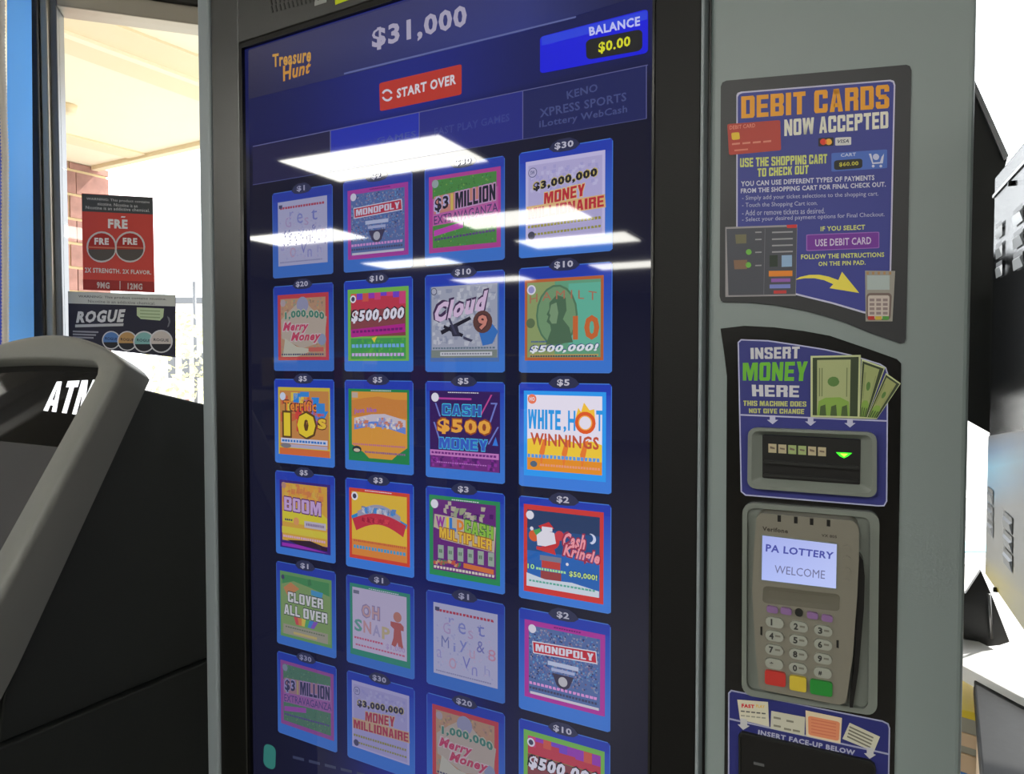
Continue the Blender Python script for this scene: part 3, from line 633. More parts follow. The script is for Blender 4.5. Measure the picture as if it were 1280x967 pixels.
def a_tens(a):
    a.r(.06, .09, .94, .9, (206, 180, 50)); a.r(.08, .82, .93, .9, (214, 104, 46)); a.r(.09, .13, .92, .8, (196, 130, 60)); a.speck(.09, .13, .92, .62, [(206, 60, 50), (40, 130, 210), (220, 190, 60), (200, 90, 50)], 34, .11)
    a.T('Terrific', .16, .25, .72, .37, (226, 130, 40), (70, 40, 40), .03); a.T('10', .16, .39, .7, .68, (232, 202, 40), (90, 60, 20), .05); a.T('s', .74, .45, .88, .57, (232, 190, 50), (90, 50, 20), .03); a.r(.72, .27, .86, .39, (50, 130, 206)); a.r(.45, .14, .6, .2, (50, 130, 206))
    a.r(.11, .7, .9, .76, (206, 206, 220)); a.small(.13, .715, .88, (40, 110, 190), .035, 7); a.r(.13, .77, .9, .81, (180, 170, 190)); a.o(.2, .79, .09, (120, 116, 120), .03); a.o(.15, .2, .05, (200, 210, 225))
def a_orange(a):
    a.r(.05, .09, .95, .9, (30, 130, 66)); a.P([(.1, .12), (.92, .12), (.92, .72), (.78, .8), (.7, .86), (.36, .86), (.28, .8), (.1, .72)], (220, 150, 50)); a.P([(.1, .22), (.3, .19), (.5, .17), (.75, .2), (.92, .2), (.92, .4), (.1, .4)], (206, 128, 50))
    a.T('just like', .14, .3, .48, .37, (150, 90, 190), None, .02, sk=.01); a.P([(.14, .42), (.4, .37), (.6, .36), (.9, .42), (.9, .53), (.6, .47), (.4, .48), (.14, .53)], (200, 190, 200)); a.P([(.14, .49), (.4, .45), (.6, .44), (.9, .5), (.9, .57), (.6, .51), (.4, .5), (.14, .55)], (96, 130, 210)); a.speck(.16, .4, .88, .53, [(140, 150, 200), (220, 210, 200), (200, 120, 90)], 60, .035)
    a.small(.12, .7, .9, (190, 110, 130), .025, 12); a.small(.3, .78, .9, (130, 90, 130), .028, 10); a.o(.18, .77, .07, (40, 50, 50), .04); a.o(.18, .78, .05, (200, 190, 160), .02); a.r(.11, .13, .2, .19, (190, 170, 150)); a.small(.4, .1, .7, 'w', .012, 6)
def a_cash(a):
    a.r(.05, .09, .95, .9, (50, 24, 86)); a.r(.06, .72, .94, .9, (110, 40, 120)); a.speck(.06, .76, .94, .9, [(140, 50, 150), (80, 30, 100)], 60, .03)
    for q in ([(.12, .22), (.14, .22), (.2, .36), (.18, .36)], [(.1, .42), (.12, .42), (.2, .62), (.18, .62)], [(.9, .2), (.92, .2), (.84, .4), (.82, .4)], [(.84, .2), (.92, .2), (.92, .215), (.84, .215)], [(.92, .44), (.94, .44), (.82, .62), (.8, .62)]): a.P(q, (110, 120, 200))
    a.P([(.84, .12), (.86, .12), (.72, .34), (.7, .34)], (190, 70, 140)); a.P([(.9, .54), (.93, .63), (.86, .63)], (50, 120, 220)); a.P([(.14, .16), (.6, .16), (.6, .18), (.14, .18)], (180, 60, 150))
    a.T('CASH', .22, .23, .72, .34, (50, 90, 170), (60, 190, 225), .03, .2); a.T('$500', .16, .38, .84, .54, (236, 166, 60), (150, 70, 30), .04); a.T('MONEY', .18, .58, .8, .69, (50, 90, 190), (70, 180, 225), .04, .2); a.r(.06, .71, .94, .77, (196, 120, 190)); a.small(.08, .725, .92, (110, 40, 120), .03, 9); a.small(.3, .1, .7, 'w', .012, 7); a.o(.13, .16, .05, 'w'); a.small(.15, .83, .8, (180, 110, 190), .015, 10)
def a_white(a):
    a.r(.05, .07, .95, .9, (44, 150, 236)); a.r(.09, .11, .91, .84, (226, 220, 236)); a.P([(.09, .54), (.2, .52), (.35, .55), (.5, .52), (.65, .56), (.8, .53), (.91, .56), (.91, .84), (.09, .84)], (234, 196, 60)); a.P([(.09, .72), (.91, .72), (.91, .84), (.09, .84)], (224, 140, 40))
    for x in (.27, .52, .72): a.P([(x, .54), (x+.05, .52), (x+.02, .66), (x-.02, .8), (x-.04, .66)], (226, 120, 50))
    a.T('WHITE', .1, .25, .47, .44, (44, 150, 226), None, .03); a.T(',', .5, .4, .53, .46, (44, 150, 226)); a.T('H', .55, .25, .63, .44, (44, 150, 226), None, .03); a.P([(.63, .32), (.66, .22), (.69, .26), (.72, .17), (.78, .24), (.83, .23), (.84, .34), (.74, .4)], (240, 190, 60)); a.o(.735, .36, .11, (220, 90, 40), .105); a.o(.735, .36, .075, (240, 170, 80), .07); a.o(.735, .36, .062, (226, 220, 236), .06); a.T('T', .85, .24, .92, .43, (44, 150, 226), None, .03)
    a.T('WINNINGS', .13, .48, .88, .6, (190, 84, 60), None, .03, sk=-.006); a.o(.15, .15, .05, (230, 120, 90)); a.T('HO', .12, .13, .18, .17, 'w'); a.small(.1, .68, .9, (90, 150, 220), .045, 9); a.small(.24, .77, .9, (226, 150, 120), .03, 10); a.o(.17, .78, .04, (80, 100, 120), .03)
def a_boom(a):
    a.r(.07, .1, .93, .92, (52, 26, 110)); a.r(.11, .13, .88, .83, (212, 160, 50)); a.speck(.11, .13, .88, .4, [(220, 150, 50), (206, 120, 60), (214, 170, 60)], 60, .06); a.P([(.12, .48), (.3, .4), (.5, .44), (.7, .4), (.88, .5), (.88, .62), (.12, .6)], (214, 200, 40))
    a.T('BOOM', .15, .31, .78, .47, (196, 160, 206), (90, 40, 90), .045, arc=.15, sk=-.01); a.small(.16, .56, .3, 'd', .03, 2); a.o(.36, .58, .05, (220, 150, 80)); a.r(.5, .56, .86, .64, (190, 180, 190)); a.small(.53, .58, .84, (130, 110, 140), .04, 5); a.r(.11, .66, .88, .74, (214, 196, 50)); a.small(.13, .76, .86, (220, 170, 190), .035, 9); a.P([(.2, .82), (.6, .79), (.88, .84), (.88, .88), (.4, .86)], (40, 16, 30)); a.P([(.11, .86), (.4, .86), (.9, .9), (.11, .9)], (150, 40, 170)); a.o(.15, .16, .04, (180, 130, 110))
def a_arch(a):
    a.r(.05, .1, .95, .9, (206, 62, 40)); a.r(.09, .14, .91, .84, (220, 178, 52)); a.r(.09, .68, .91, .86, (216, 130, 50))
    a.P([(.08, .42), (.2, .37), (.2, .42), (.1, .46)], (40, 130, 190)); a.P([(.92, .44), (.76, .38), (.78, .44), (.9, .49)], (40, 130, 190)); n = 10
    up = [(.18+.64*k/n, .36-.1*math.sin(PI*k/n)) for k in range(n+1)]; lo = [(.18+.64*k/n, .44-.08*math.sin(PI*k/n)) for k in range(n, -1, -1)]; a.P(up+lo, (150, 150, 170)); a.speck(.24, .29, .78, .37, [(60, 130, 200), (200, 196, 200), (120, 120, 140)], 30, .05)
    up = [(.1+.8*k/n, .45-.09*math.sin(PI*k/n)) for k in range(n+1)]; lo = [(.16+.7*k/n, .58-.1*math.sin(PI*k/n)) for k in range(n, -1, -1)]; a.P(up+lo, (190, 44, 60)); a.speck(.24, .41, .78, .47, [(150, 30, 50), (206, 60, 70)], 30, .04)
    a.small(.12, .68, .9, (190, 90, 50), .03, 12); a.small(.12, .74, .9, (70, 150, 190), .05, 8); a.o(.14, .19, .05, 'w'); a.o(.14, .19, .03, 'd'); a.small(.3, .11, .7, 'w', .012, 7)
def a_wild(a):
    a.r(.04, .08, .95, .93, (38, 140, 76)); a.r(.09, .12, .9, .87, (98, 36, 112)); a.speck(.09, .13, .9, .3, [(150, 160, 120), (70, 20, 90), (180, 170, 150)], 22, .045)
    a.P([(.11, .28), (.35, .29), (.6, .31), (.9, .34), (.88, .6), (.2, .54), (.18, .44), (.1, .42)], (190, 176, 150)); a.T('W', .13, .3, .25, .42, (150, 50, 150), None, .06); a.T('I', .27, .3, .3, .41, 'y', None, .05); a.T('L', .31, .3, .4, .44, (50, 120, 200), None, .06); a.T('D', .41, .31, .5, .42, 'o', None, .06); a.T('CASH', .51, .32, .87, .45, (140, 190, 60), (60, 110, 40), .06, sk=-.02); a.T('MULTIPLIER', .18, .44, .85, .55, (226, 180, 50), (150, 90, 40), .05, sk=-.03)
    for i in range(6): x = .16+i*.13; a.r(x, .6, x+.075, .74, (150, 170, 150)); a.small(x+.015, .64, x+.06, (90, 120, 90), .05, 1)
    a.r(.5, .76, .88, .81, (214, 110, 50), -.01); a.speck(.1, .74, .5, .81, [(190, 80, 60), (60, 120, 80), (200, 170, 120)], 30, .03); a.small(.11, .82, .9, (220, 206, 190), .035, 9); a.o(.12, .17, .05, 'w'); a.small(.35, .1, .7, 'w', .012, 6)
def a_kringle(a):
    a.r(.05, .07, .93, .93, (206, 52, 48)); a.r(.09, .12, .89, .87, (32, 56, 96)); a.r(.09, .5, .89, .87, (34, 96, 176)); a.r(.09, .3, .89, .52, (30, 74, 130))
    # a plump figure in red and white with a sack on a chimney
    a.o(.17, .37, .06, (214, 90, 40)); a.P([(.16, .32), (.24, .29), (.26, .36), (.22, .4)], (70, 160, 80)); a.o(.34, .4, .12, (196, 44, 50), .09); a.P([(.2, .36), (.28, .3), (.4, .32), (.42, .42), (.3, .46), (.21, .46)], (226, 222, 232)); a.P([(.22, .27), (.34, .22), (.4, .28), (.26, .3)], (200, 44, 46)); a.r(.26, .27, .38, .31, 'w'); a.P([(.2, .47), (.4, .47), (.42, .53), (.2, .5)], (200, 48, 50)); a.o(.46, .34, .05, (200, 56, 66))
    a.r(.24, .55, .48, .6, (120, 120, 140)); a.r(.26, .6, .47, .67, (190, 60, 54)); a.r(.25, .7, .48, .78, (150, 60, 60))
    a.T('Cash', .5, .3, .74, .44, (240, 150, 160), (150, 40, 70), .04, .3); a.T('Kringle', .5, .43, .89, .57, (240, 150, 160), (150, 40, 70), .04, .3, sk=-.02)
    a.P([(.8+.055*math.cos(t), .33+.05*math.sin(t)) for t in [x*.3-1.6 for x in range(11)]]+[(.775+.05*math.cos(t), .325+.042*math.sin(t)) for t in [1.3-x*.3 for x in range(10)]], (206, 214, 240))
    a.T('10', .1, .65, .18, .7, (170, 226, 150), (20, 60, 110), .03); a.small(.2, .67, .54, (170, 226, 150), .03, 5); a.T('$50,000!', .57, .66, .87, .72, (200, 226, 120), (20, 60, 110), .03); a.P([(.09, .74), (.3, .78), (.6, .77), (.89, .81), (.89, .87), (.09, .87)], (206, 216, 226)); a.small(.12, .8, .86, (90, 170, 150), .025, 9); a.o(.13, .17, .045, 'w'); a.o(.15, .3, .02, 'w'); a.o(.55, .6, .016, 'w')
def a_clover(a):
    a.r(.06, .1, .94, .9, (96, 156, 70)); a.r(.1, .14, .9, .4, (60, 140, 60)); a.P([(.08, .26), (.3, .2), (.6, .24), (.92, .3), (.92, .86), (.08, .86)], (126, 160, 76)); a.P([(.12, .3), (.25, .22), (.4, .28), (.2, .4)], (206, 130, 60)); a.P([(.6, .26), (.8, .27), (.78, .34), (.6, .32)], (60, 150, 190))
    a.T('CLOVER', .2, .34, .8, .46, (226, 226, 214), (50, 60, 40), .06); a.T('ALL OVER', .13, .5, .87, .62, (226, 226, 214), (50, 60, 40), .06)
    for i, c in enumerate([(214, 70, 60), (224, 130, 50), (224, 200, 60), (80, 170, 80), (60, 130, 200), (130, 80, 180)]): a.P([(.3+i*.07, .63), (.37+i*.07, .63), (.4+i*.05, .72), (.34+i*.05, .72)], c)
    a.r(.12, .74, .88, .86, (160, 156, 120)); a.small(.16, .76, .84, (100, 110, 70), .02, 8); a.r(.3, .81, .7, .84, (200, 180, 90)); a.o(.12, .17, .03, 'd'); a.P([(.55, .15), (.6, .13), (.62, .2), (.56, .22)], (50, 120, 50))
def a_snap(a):
    a.r(.05, .08, .95, .9, (34, 140, 96)); a.r(.09, .12, .9, .83, (206, 192, 212)); a.T('OH', .24, .3, .5, .44, (206, 160, 150), (150, 130, 160), .02); a.T('S', .12, .48, .24, .62, (90, 160, 130), None, .03); a.T('N', .26, .48, .38, .62, (206, 150, 140), None, .03); a.T('A', .4, .5, .52, .63, (170, 160, 190), None, .03); a.T('P', .54, .5, .66, .64, (200, 180, 120), None, .03)
    c = (186, 84, 66)                # gingerbread man
    a.o(.77, .36, .06, (196, 120, 90)); a.P([(.72, .42), (.82, .42), (.86, .45), (.86, .5), (.82, .5), (.84, .64), (.86, .7), (.79, .7), (.77, .64), (.74, .7), (.68, .68), (.71, .6), (.72, .5), (.67, .47), (.67, .42)], c)
    a.small(.12, .68, .56, (206, 80, 100), .03, 5); a.T('$1,000', .6, .68, .88, .75, (186, 160, 196)); a.small(.14, .76, .88, (206, 90, 110), .026, 8); a.r(.11, .15, .2, .19, (110, 110, 120)); a.small(.35, .1, .8, 'w', .012, 7)
ART = [[('$1', a_letters), ('$2', a_mono), ('$30', a_3m), ('$30', a_3mm)],
       [('$20', a_merry), ('$10', a_500), ('$10', a_cloud), ('$10', a_ten)],
       [('$5', a_tens), ('$5', a_orange), ('$5', a_cash), ('$5', a_white)],
       [('$5', a_boom), ('$3', a_arch), ('$3', a_wild), ('$2', a_kringle)],
       [('$1', a_clover), ('$1', a_snap), ('$1', a_letters), ('$2', a_mono)],
       [('$30', a_3m), ('$30', a_3mm), ('$20', a_merry), ('$10', a_500)]]
HAZE_DIM = [[.55, .7, .78, .88], [.7, .85, .86, .88], [.86, .86, .9, 1], [.82, .88, .85, .92], [.68, .64, .58, .82], [.42, .55, .6, .78]]  # reflection haze put into the picture colours; lower is hazier
LAB = {a_letters: 'white ticket with scattered letters', a_mono: 'MONOPOLY ticket', a_3m: '$3 MILLION ticket', a_3mm: 'MONEY MILLIONAIRE ticket', a_merry: 'Merry Money ticket', a_500: '$500,000 ticket', a_cloud: 'Cloud 9 ticket', a_ten: 'banknote ticket with 10', a_tens: 'Terrific 10s ticket', a_orange: 'orange ticket with green border', a_cash: 'CASH $500 MONEY ticket', a_white: 'WHITE HOT WINNINGS ticket', a_boom: 'BOOM ticket', a_arch: 'yellow ticket with red arch', a_wild: 'WILD CASH ticket', a_kringle: 'Cash Kringle ticket', a_clover: 'CLOVER ALL OVER ticket', a_snap: 'OH SNAP ticket'}
for rI in range(6):
    for cI in range(4):
        pr, fn = ART[rI][cI]; a = Art(cI, -rI*TP, HAZE_DIM[rI][cI])
        top, bot = L((40, 44, 92), (32, 58, 176), max(.65, a.dim)), L((40, 44, 92), (58, 122, 215), max(.65, a.dim))
        out = rr(qd(0, 0, 1, 0, 1, 1, 0, 1), .035, 3)
        a.mb.poly(a.at(0), [(-.008, .02), (.02, -.008), (.98, -.008), (1.008, .02), (1.008, .99), (.98, 1.008), (.02, 1.008), (-.008, .99)], L(bot, (150, 160, 220), .12), PX)
        def band(t0, t1, c0, c1): a.mb.poly(a.at(1), [(.0, t0), (1, t0), (1, t1), (0, t1)], c0, PX, cols=[c0, c0, c1, c1])
        band(.0, .1, top, top); band(.1, .9, L(top, bot, .15), bot); band(.9, 1, bot, bot)
        a.mb.poly(a.at(2), [(.33, .0), (.37, -.045), (.44, -.075), (.56, -.075), (.63, -.045), (.67, .0), (.62, .035), (.55, .045), (.45, .045), (.38, .035)], (42, 46, 76), PX)
        fn(a); a.T(pr, .5-.034*len(pr), -.045, .5+.034*len(pr), .025, (188, 186, 200), None, .03)
        a.mb.build('ticket_picture', display, label=LAB[fn])

# ================================================================== KIOSK SIDE MODULE
ang = math.radians(5.0); MD = Vector((math.cos(ang), math.sin(ang), 0)); MN = Vector((math.sin(ang), -math.cos(ang), 0))
MP = Plane((xm+.001, -.002, 1.4), MN)
mw = (MP.at((1212.5, 454))-MP.o).dot(MD)
def mpt(t, z, l=0): return Vector((MP.o.x, MP.o.y, 0))+MD*t+MN*l+Vector((0, 0, z))
b = MB(); P = [mpt(0, 0), mpt(mw, 0), mpt(mw, 0, -.42), mpt(0, 0, -.42)]; P += [p+Vector((0, 0, KT)) for p in P]
b.add(P, [(0,1,2,3)[::-1],(4,5,6,7),(0,1,5,4),(1,2,6,5),(2,3,7,6),(3,0,4,7)], M['grey']); b.build('side_module', kiosk, bevel=.005, seg=3, label='grey painted payment module on the right')
PR = M['print']
def at(l): return lambda p: MP.at(p, .0018+l*.00015)
# debit sign plate
outer = [(899.5, 370), (901, 108), (903, 103), (908, 100.7), (1133, 80.8), (1137.5, 82.5), (1139.5, 88), (1132.6, 423), (1130.5, 428), (1125, 429), (1087.5, 416), (1056, 402.8), (1030, 394.5), (1005, 388), (967.5, 381), (936, 378), (904, 377.5), (901, 375.5)]
b = MB(); b.slab(MP, outer, M['vinyl'], .0018, 0)
sign = b.build('debit_sign', kiosk, label='black sign about debit cards')
b = MB(); A = at(1)
b.poly(A, [(920.2, 356), (920.5, 119), (922, 116), (926, 114.5), (1113, 99.6), (1117.5, 101), (1119.2, 106), (1112.7, 397), (1079, 391.2), (1040, 379.6), (995, 368.6), (960, 360)], (190, 188, 215), PR)
A = at(2); BL_ = (54, 60, 140)
b.poly(A, [(922, 354), (922.2, 121), (924, 118), (928, 116.3), (1112, 101.6), (1116, 103), (1117.2, 107), (1110.8, 394), (1079, 388.8), (1040, 377.4), (995, 366.4), (960, 358)], BL_, PR)
A = at(3)
b.block(A, 'DEBIT CARDS', qd(926.6, 120.6, 1111.5, 105.5, 1111.5, 135, 926.6, 148), (226, 156, 40), PR)
b.block(A, 'NOW ACCEPTED', qd(980.4, 149.5, 1110.4, 139, 1110.4, 160, 980.4, 170), (220, 218, 205), PR)
b.poly(A, rr(qd(909, 155, 975.3, 150, 976.3, 187.7, 911.3, 193.8), .04, 2), (176, 60, 50), PR)
A = at(4); b.text(A, 'DEBIT CARD', qd(912, 157, 944, 154, 944, 159, 912, 162), (220, 130, 110), PR)
b.poly(A, rr(qd(914, 166, 924, 165, 925, 174, 915, 175), .2), (226, 190, 50), PR)
for i in range(4): b.poly(A, qd(915+i*13, 179-i*1, 925+i*13, 178-i, 925+i*13, 180.3-i, 915+i*13, 181.3-i), (210, 130, 110), PR)
b.poly(A, qd(918, 187, 935, 185.5, 935, 187.5, 918, 189), (210, 120, 100), PR)
A = at(3); b.poly(A, rr(qd(1023, 172.5, 1042, 171.5, 1042, 182, 1023, 183), .1), (30, 28, 30), PR)
for x, c, l in ((1029, (220, 60, 40), 4), (1036, (236, 170, 50), 4)): b.poly(at(l), [(x+4*math.cos(k*.5), 177.2+4*math.sin(k*.5)) for k in range(12)], c, PR)
b.poly(at(5), [(1032.5+1.2*math.cos(k*.5), 177.2+3*math.sin(k*.5)) for k in range(12)], (230, 115, 40), PR)
b.poly(A, rr(qd(1044, 172, 1064, 171, 1064, 181, 1044, 182), .1), (206, 206, 206), PR); b.text(at(4), 'VISA', qd(1047, 174.5, 1061, 173.8, 1061, 178.3, 1047, 179), (60, 60, 90), PR, .02, .3)
YG = (200, 206, 110)
b.block(A, 'USE THE SHOPPING CART', qd(925, 197.8, 1034, 192.3, 1034, 204, 925, 209), YG, PR)
b.block(A, 'TO CHECK OUT', qd(946.9, 210.5, 1010.9, 206.3, 1010.5, 217, 946.9, 221), YG, PR)
b.poly(A, rr(qd(1039.3, 191.3, 1109, 186.6, 1109, 210, 1039.3, 214.5), .04), (70, 104, 190), PR)
b.text(at(4), 'CART', qd(1051, 191.8, 1070, 190.5, 1070, 194.8, 1051, 196), (190, 200, 226), PR)
b.poly(at(4), rr(qd(1042.5, 200.5, 1078, 198, 1078, 210, 1042.5, 212.5), .12, 4, 2), (28, 28, 30), PR); b.text(at(5), '$60.00', qd(1049, 203, 1073, 201.3, 1073, 207, 1049, 208.7), (196, 190, 60), PR)
b.poly(at(4), [(1086, 192), (1089, 192), (1091.5, 203), (1100, 202.4), (1102, 196), (1105, 192), (1103.5, 204), (1090.5, 205)], (200, 206, 230), PR)
b.poly(at(4), [(1095+4*math.cos(k*.6), 196+4*math.sin(k*.6)) for k in range(11)], (190, 196, 226), PR)
for x in (1091.5, 1101): b.poly(at(4), [(x+1.8*math.cos(k*.8), 207.5+1.8*math.sin(k*.8)) for k in range(8)], (200, 206, 230), PR)
WT = (196, 198, 216)
b.text(A, 'YOU CAN USE DIFFERENT TYPES OF PAYMENTS', qd(926.2, 226.5, 1093, 218.6, 1093, 225, 926.2, 233), WT, PR, .03)
b.text(A, 'FROM THE SHOPPING CART FOR FINAL CHECK OUT.', qd(926, 235.6, 1107.3, 227, 1107.3, 233.2, 926, 241.6), WT, PR, .03)
for s, x1, y0, y1 in (('• Simply add your ticket selections to the shopping cart.', 1098, 244.5, 239), ('• Touch the Shopping Cart icon.', 1022, 253.5, 250.8), ('• Add or remove tickets as desired.', 1031, 262.5, 259.5), ('• Select your desired payment options for Final Checkout.', 1105.7, 271.5, 264.8)):
    b.text(A, s.replace('• ', '- '), qd(927.6, y0, x1, y1, x1, y1+7, 927.6, y0+7), (176, 180, 210), PR, .0)
b.text(A, 'IF YOU SELECT', qd(1025.7, 283, 1081.3, 280.6, 1081.3, 286.8, 1025.7, 289), YG, PR, .03)
b.poly(A, rr(qd(1007.8, 293, 1099.2, 289.4, 1099.2, 310, 1007.8, 313.7), .04), (150, 96, 186), PR); b.poly(at(4), rr(qd(1009, 294, 1098, 290.6, 1098, 309, 1009, 312.6), .04), (112, 44, 150), PR)
b.text(at(5), 'USE DEBIT CARD', qd(1019, 299, 1089, 295.8, 1089, 305, 1019, 308), (206, 190, 220), PR, .02)
b.text(A, 'FOLLOW THE INSTRUCTIONS', qd(1001.3, 318, 1105.3, 315, 1105.3, 321, 1001.3, 324), YG, PR, .03)
b.text(A, 'ON THE PIN PAD.', qd(1023, 327, 1082, 325, 1082, 330.8, 1023, 332.5), YG, PR, .03)
b.poly(A, [(993.6, 349.7), (1000, 346), (1011.9, 343.4), (1024, 343.2), (1036, 345.6), (1048, 350), (1052.5, 339.5), (1074, 366), (1037, 360), (1041.5, 355), (1030, 350), (1018, 347.6), (1006, 347.6)], (226, 210, 80), PR)
b.poly(A, qd(906.7, 283.7, 996.6, 280.6, 994.8, 369.5, 906.7, 371), (150, 146, 150), PR); b.poly(at(4), qd(908, 286, 996.2, 283, 994.4, 367.5, 910.5, 369), (70, 72, 82), PR)
A = at(5)
b.poly(A, qd(956, 285.5, 956.6, 285.5, 955, 368, 954.4, 368), (110, 110, 120), PR); b.poly(A, qd(983, 281, 996, 280.4, 996, 284.6, 984, 285), (200, 50, 50), PR)
for (q, c) in ((qd(919, 293, 933, 292.6, 933, 304, 920, 304.5), (110, 106, 80)), (qd(917, 325, 934, 324.6, 934, 336, 918, 336.5), (130, 100, 80)), (qd(962, 319, 972, 318.6, 972, 333, 962, 333.5), (36, 50, 40)), (qd(977, 319, 990, 318.6, 990, 333, 977, 333.5), (140, 170, 205)), (qd(961, 338.5, 990.5, 338, 990.5, 345, 961, 345.5), (220, 130, 40)), (qd(964, 348, 988, 347.7, 988, 352, 964, 352.5), (140, 90, 170)), (qd(962, 355.5, 988, 355, 988, 360, 962, 360.4), (120, 130, 200)), (qd(967, 363, 983, 362.7, 983, 366.5, 967, 367), (190, 60, 60))): b.poly(A, q, c, PR)
for x, y in ((936, 314.8), (935.5, 331)): b.poly(A, [(x+3.6*math.cos(k*.5), y+3.6*math.sin(k*.5)) for k in range(12)], (110, 180, 70), PR)
for y in (289.5, 298, 306, 314):
    b.poly(A, qd(965, y, 991, y-.8, 991, y+1, 965, y+1.8), (150, 150, 156), PR)
for y in (289.5, 298.5, 314.5, 331): b.poly(A, qd(944, y, 952, y-.3, 952, y+1.3, 944, y+1.6), (150, 150, 156), PR)
b.poly(A, qd(1081.3, 338, 1119, 338.5, 1115.5, 401.5, 1082, 401.5), (150, 146, 138), PR); A = at(6)
b.poly(A, qd(1084, 344, 1112, 344, 1112, 362, 1084, 362), (168, 180, 180), PR); b.poly(A, rr(qd(1083, 366, 1115, 366, 1113, 400, 1083, 400), .15), (112, 96, 92), PR); A = at(7)
b.poly(A, rr(qd(1085, 369, 1112, 369, 1111, 398, 1085, 398), .1), (196, 184, 176), PR)
for j in range(4):
    for i in range(3): b.poly(at(8), qd(1087+i*8.3, 373+j*5.5, 1093+i*8.3, 373+j*5.5, 1093+i*8.3, 376.5+j*5.5, 1087+i*8.3, 376.5+j*5.5), (140, 124, 124), PR)
for i, c in enumerate(((180, 50, 40), (200, 170, 60), (80, 150, 60))): b.poly(at(8), qd(1085+i*9, 395, 1093+i*9, 395, 1093+i*9, 399.5, 1085+i*9, 399.5), c, PR)
for i in range(5): b.poly(at(8), qd(1083+i*7, 339.5, 1086+i*7, 339.5, 1086+i*7, 343, 1083+i*7, 343), (170, 130, 90), PR)
b.build('debit_print', sign, label='blue debit card instructions with orange and white lettering')

# lower black panel
low = [(905, 1080), (905.3, 960), (907.5, 700), (908.6, 470), (905, 440), (900.6, 410.5), (930, 407), (967.5, 408.8), (1005, 413.5), (1037.5, 419.5), (1087.5, 436.5), (1121, 448.5), (1126.5, 454), (1124.5, 616), (1118, 960), (1116, 1080)]
b = MB(); b.slab(MP, low, M['bezel'], .0018, 0); lowp = b.build('payment_panel', kiosk, bevel=.0006, label='black lower panel carrying the note slot')
b = MB(); A = at(1)
def border(A, pts, w, c):   # thin outline band as a closed strip
    n = len(pts); cx = sum(p[0] for p in pts)/n; cy = sum(p[1] for p in pts)/n
    for i in range(n):
        p, q = pts[i], pts[(i+1) % n]
        dx, dy = q[0]-p[0], q[1]-p[1]; l = math.hypot(dx, dy) or 1; nx, ny = -dy/l*w/2, dx/l*w/2
        b.poly(A, [(p[0]-nx-dx/l*w*.3, p[1]-ny-dy/l*w*.3), (q[0]-nx+dx/l*w*.3, q[1]-ny+dy/l*w*.3), (q[0]+nx+dx/l*w*.3, q[1]+ny+dy/l*w*.3), (p[0]+nx-dx/l*w*.3, p[1]+ny-dy/l*w*.3)], c, PR)
lab2 = [(922.8, 428), (926.5, 424.5), (960, 425.8), (995.5, 431), (1030, 436.5), (1063.7, 443.8), (1100, 455), (1107, 459.5), (1109.5, 467), (1108.3, 626), (1105, 631.8), (1098, 632), (932, 618.5), (926.6, 614)]
b.poly(A, lab2, (48, 52, 122), PR); border(at(2), lab2, 1.6, (180, 180, 214))
A = at(2); b.poly(A, qd(925.5, 517.4, 1108.8, 525, 1108.8, 526.8, 925.5, 519.2), (180, 180, 214), PR)
b.block(A, 'INSERT', qd(938, 434.7, 999.7, 432.8, 999.2, 447.8, 938.4, 448.6), (196, 196, 204), PR)
b.block(A, 'MONEY', qd(928.5, 453.3, 1009.9, 451.5, 1007.9, 476, 928.5, 475.4), (104, 176, 50), PR)
b.block(A, 'HERE', qd(939.6, 480.6, 999.2, 481.8, 998.7, 496.4, 940.4, 495), (196, 196, 204), PR)
b.block(A, 'THIS MACHINE DOES', qd(929.2, 500.5, 1007.9, 501.7, 1007.9, 508, 929, 506.9), (180, 184, 110), PR)
b.block(A, 'NOT GIVE CHANGE', qd(936, 510.3, 1005.4, 511, 1005, 517.2, 936.4, 516), (180, 184, 110), PR)
def arrow(x, y, w, h, l): b.poly(at(l), [(x-w*.25, y-h/2), (x+w*.25, y-h/2), (x+w*.25, y), (x+w/2, y), (x, y+h/2), (x-w/2, y), (x-w*.25, y)], (186, 186, 214), PR)
for x, y in ((965.7, 524.5), (1013.3, 526.5), (1062.5, 528.5)): arrow(x, y, 14, 11, 3)
def bill(q, l, c=(160, 168, 120), d=(50, 62, 40)):
    b.poly(at(l), q, (190, 198, 150), PR)
    g = lambda u, v: L(L(q[0], q[1], u), L(q[3], q[2], u), v)
    b.poly(at(l+1), [g(.04, .03), g(.96, .03), g(.96, .97), g(.04, .97)], d, PR); b.poly(at(l+2), [g(.13, .07), g(.8, .07), g(.8, .97), g(.13, .97)], c, PR)
    b.poly(at(l+3), [g(.46+.12*math.cos(k*.5), .42+.08*math.sin(k*.5)) for k in range(12)], (84, 120, 60), PR)
    for u in (.17, .22, .72): b.poly(at(l+3), [g(u, .2), g(u+.02, .2), g(u+.02, .66), g(u, .66)], (110, 120, 80), PR)
    b.poly(at(l+3), [g(.16, .74), g(.3, .68), g(.6, .67), g(.78, .74), g(.8, .97), g(.13, .97)], (126, 160, 70), PR)
    for u in (.2, .42, .64): b.poly(at(l+4), [g(u, .82), g(u+.1, .79), g(u+.12, .97), g(u-.02, .97)], (70, 90, 50), PR)
bill(qd(1107.5, 466, 1126, 479, 1096, 523.6, 1083, 523.2), 3, (150, 156, 100)); bill(qd(1077, 448.4, 1106.5, 459, 1083, 523.2, 1074, 522.8), 8, (150, 160, 105)); bill(qd(1013.3, 444.7, 1076, 443.4, 1074.3, 522.8, 1013.3, 521), 13)
b.build('insert_money_label', lowp, label='blue INSERT MONEY HERE label with banknotes')
